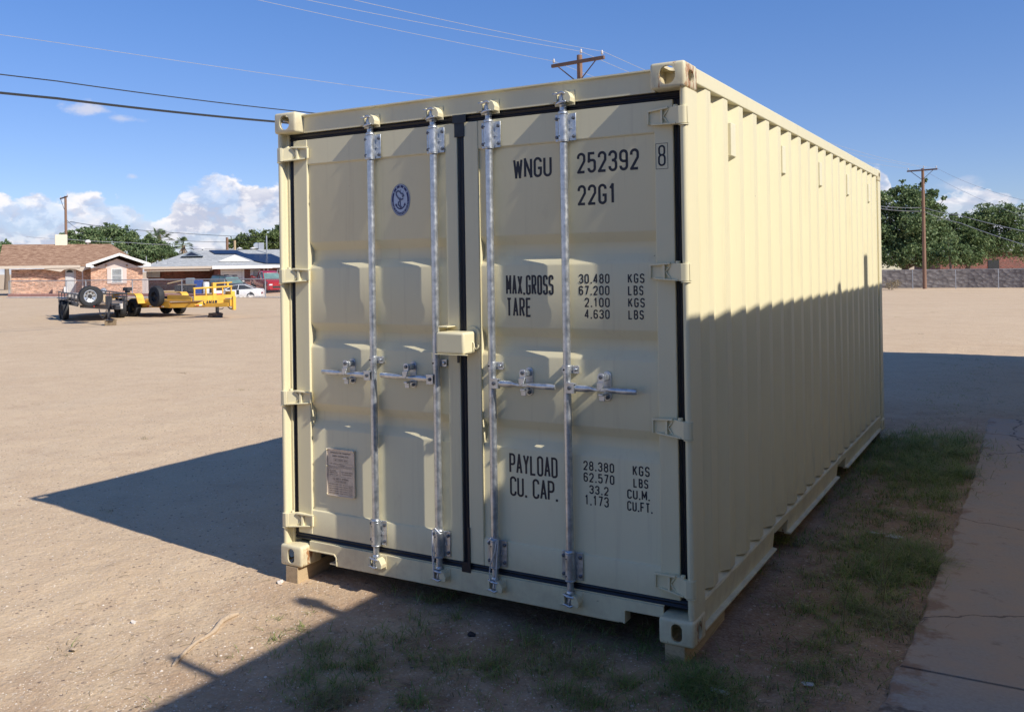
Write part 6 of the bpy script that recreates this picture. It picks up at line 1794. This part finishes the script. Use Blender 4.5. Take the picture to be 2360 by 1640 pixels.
# weeds further back in the shaded strip and lot
for i in range(900):
    x = rnd.uniform(2.4, 4.4); y = rnd.uniform(8, 15); clump(x, y, .05, .05, 3, .06, .5, px=False)
g1_ = green.build('grass', 'grass', recalc=False); g1_['kind'] = 'stuff'; g1_['label'] = 'sparse green grass growing in the shaded strip around the container'; g1_['category'] = 'grass'
g2_ = straw.build('dry_grass', 'straw', recalc=False); g2_['kind'] = 'stuff'; g2_['label'] = 'dry straw-coloured grass mixed into the green'; g2_['category'] = 'grass'
# loose gravel
rnd = random.Random(5)
grv = [MB(), MB(), MB()]
base_v = [(1, 0, 0), (.3, .9, 0), (-.8, .5, 0), (-.7, -.6, 0), (.3, -.9, 0), (.1, .1, .7), (.1, .0, -.3)]
for i in range(15000):
    if i < 9000: u, v = rnd.uniform(0, 1500), rnd.uniform(960, 1660)
    else: u, v = rnd.uniform(0, 2400), 700+rnd.random()**1.6*950
    x, y = gpt(u, v)
    if -.1 < x < 2.5 and .1 < y < 6.2: continue
    if x > 3.1 and y < 15: continue
    d = math.hypot(x-CAMX, y-CAMY); s_ = rnd.uniform(.0022, .0055)*(1+max(0, d-5)*.05)*(2.0 if rnd.random() < .02 else 1)
    a = rnd.uniform(0, 6.28); ca, sa = math.cos(a), math.sin(a); q = rnd.uniform(.5, 1); z = gh(x, y)
    m = grv[0 if rnd.random() < .55 else rnd.choice((1, 2))]; o = len(m.v)
    for (bx, by, bz) in base_v:
        bx *= s_*rnd.uniform(.8, 1.2); by *= s_*q*rnd.uniform(.8, 1.2); m.v.append((x+bx*ca-by*sa, y+bx*sa+by*ca, z+bz*s_*.8))
    for k in range(5): m.f.append((o+k, o+(k+1) % 5, o+5)); m.f.append((o+(k+1) % 5, o+k, o+6))
M['gv0'] = simple('pale_gravel', (.58, .49, .39), .9, 0, .2, 30); M['gv1'] = simple('brown_gravel', (.33, .22, .15), .9, 0, .3, 30); M['gv2'] = simple('white_gravel', (.68, .62, .55), .9, 0, .2, 30)
for m, k, l in zip(grv, ('gv0', 'gv1', 'gv2'), ('pale loose gravel scattered over the lot', 'brown loose gravel scattered over the lot', 'whitish stone chips scattered over the lot')):
    o = m.build('gravel', k, recalc=False); o['kind'] = 'stuff'; o['label'] = l; o['category'] = 'gravel'
# short twigs and straw bits lying flat
tw_ = MB()
for i in range(380):
    u, v = rnd.uniform(140, 1600), rnd.uniform(1280, 1640)
    if i % 3 == 0: u, v = rnd.uniform(1600, 2150), rnd.uniform(1000, 1640)
    x, y = gpt(u, v)
    if -.1 < x < 2.5 and .1 < y < 6.2: continue
    a = rnd.uniform(0, 6.28); L = rnd.uniform(.015, .07); z = gh(x, y)+.003; b = a+rnd.uniform(-.6, .6)
    tw_.tube([(x, y, z), (x+L*.5*math.cos(a), y+L*.5*math.sin(a), z+.003), (x+L*.5*math.cos(a)+L*.5*math.cos(b), y+L*.5*math.sin(a)+L*.5*math.sin(b), z)], .0009, 4)
o = tw_.build('twig_litter', 'straw', recalc=False); o['kind'] = 'stuff'; o['label'] = 'thin dry twigs and straw bits lying on the soil'; o['category'] = 'litter'
# the pale branch in the sun
P = [gpt(*k2(x, y)) for x, y in ((1245, 408), (1190, 432), (1135, 465), (1085, 530), (1040, 560), (960, 605), (900, 655), (830, 735), (800, 772))]
rs_ = [.010, .015, .014, .013, .009, .009, .009, .010, .006]
br = thing('fallen_branch', 'pale forked dry branch lying on the sunlit sand before the container', 'branch', (P[4][0], P[4][1], 0))
MB().tube([(p[0]-P[4][0], p[1]-P[4][1], gh(*p)+r_*.7) for p, r_ in zip(P, rs_)], rs_, 8).build('stem', 'driftwood', br, smooth=60)
Q = [gpt(*k2(x, y)) for x, y in ((1045, 545), (1000, 540), (965, 572), (930, 618))]
MB().tube([(p[0]-P[4][0], p[1]-P[4][1], gh(*p)+.008+(.006 if 0 < i < 3 else 0)) for i, p in enumerate(Q)], [.004, .003, .003, .0015], 6).build('twig', 'driftwood', br)
Q = [gpt(*k2(x, y)) for x, y in ((1120, 480), (1150, 430), (1185, 398))]
MB().tube([(p[0]-P[4][0], p[1]-P[4][1], gh(*p)+.008) for p in Q], [.005, .003, .0015], 6).build('twig', 'driftwood', br)
# scraps
def scrap(label, u, v, pts, name='paper_scrap', mat='scrap', th=.002, cat='scrap'):
    x, y = gpt(u, v); m = MB(); n = len(pts); r_ = random.Random(len(label))
    top = [(a, b, .006+r_.uniform(0, .012)) for a, b in pts]; bot = [(a, b, c-th) for a, b, c in top]
    m.add(bot+top, [tuple(range(n-1, -1, -1)), tuple(range(n, 2*n))]+[(i, (i+1) % n, n+(i+1) % n, n+i) for i in range(n)])
    o = m.build(name, mat); o.location = (x, y, gh(x, y)); return tag(o, label, cat)
def blob(r, n, seed, el=1): q = random.Random(seed); return [(r*el*q.uniform(.6, 1)*math.cos(2*PI*k/n), r*q.uniform(.6, 1)*math.sin(2*PI*k/n)) for k in range(n)]
scrap('large crumpled white scrap in the green grass by the walkway', *kb(1085, 735), blob(.05, 9, 1, 1.4))
scrap('thin flat white scrap on the bare soil, left of the large crumpled one', *kb(985, 716), blob(.025, 7, 2, 2.6))
scrap('white scrap on the soil in front of the walkway joint', *kb(650, 1475), blob(.022, 7, 3, 1.8))
scrap('long white scrap near the lower edge, right of the near timber block', *kb(215, 1527), blob(.02, 8, 4, 3.0))
scrap('tiny white scrap beside the near corner of the container', *kb(335, 1270), blob(.008, 6, 5))
scrap('tiny white scrap in the middle of the shaded strip', *kb(480, 1170), blob(.006, 6, 6))
scrap('tiny white scrap low in the shaded strip, left of the thin weeds', *kb(220, 1430), blob(.006, 6, 7))
scrap('curled brown leaf lying in the sun at the left edge', *k2(115, 660), blob(.018, 7, 8, 1.3), 'fallen_leaf', 'driftwood', .002, 'leaf')
scrap('pale stone chip in the sun left of the dry branch', *k2(530, 458), blob(.013, 7, 9, 1.5), 'stone_chip', 'gv2', .006, 'stone')
x, y = gpt(*k3(945, 292)); o = rockmesh(random.Random(2), .022, .5).build('dark_clod', 'dark_lump'); o.location = (x, y, gh(x, y)+.006); tag(o, 'small blackish clod on the rutted soil in front of the doors', 'clod')
x, y = gpt(*k2(1540, 183)); o = rockmesh(random.Random(5), .020, .6).build('white_stone', 'gv2'); o.location = (x, y, gh(x, y)+.006); tag(o, 'small white stone beside the left front timber block', 'stone')
x, y = at(2057, 73.5); o = MB(); leafball(o, random.Random(3), (0, 0, .35), .6, 500, .06, .6); o = o.build('dry_bush', 'straw', recalc=False); o.location = (x, y, gh(x, y)); tag(o, 'small dry bush at the foot of the stone wall near the container', 'bush')
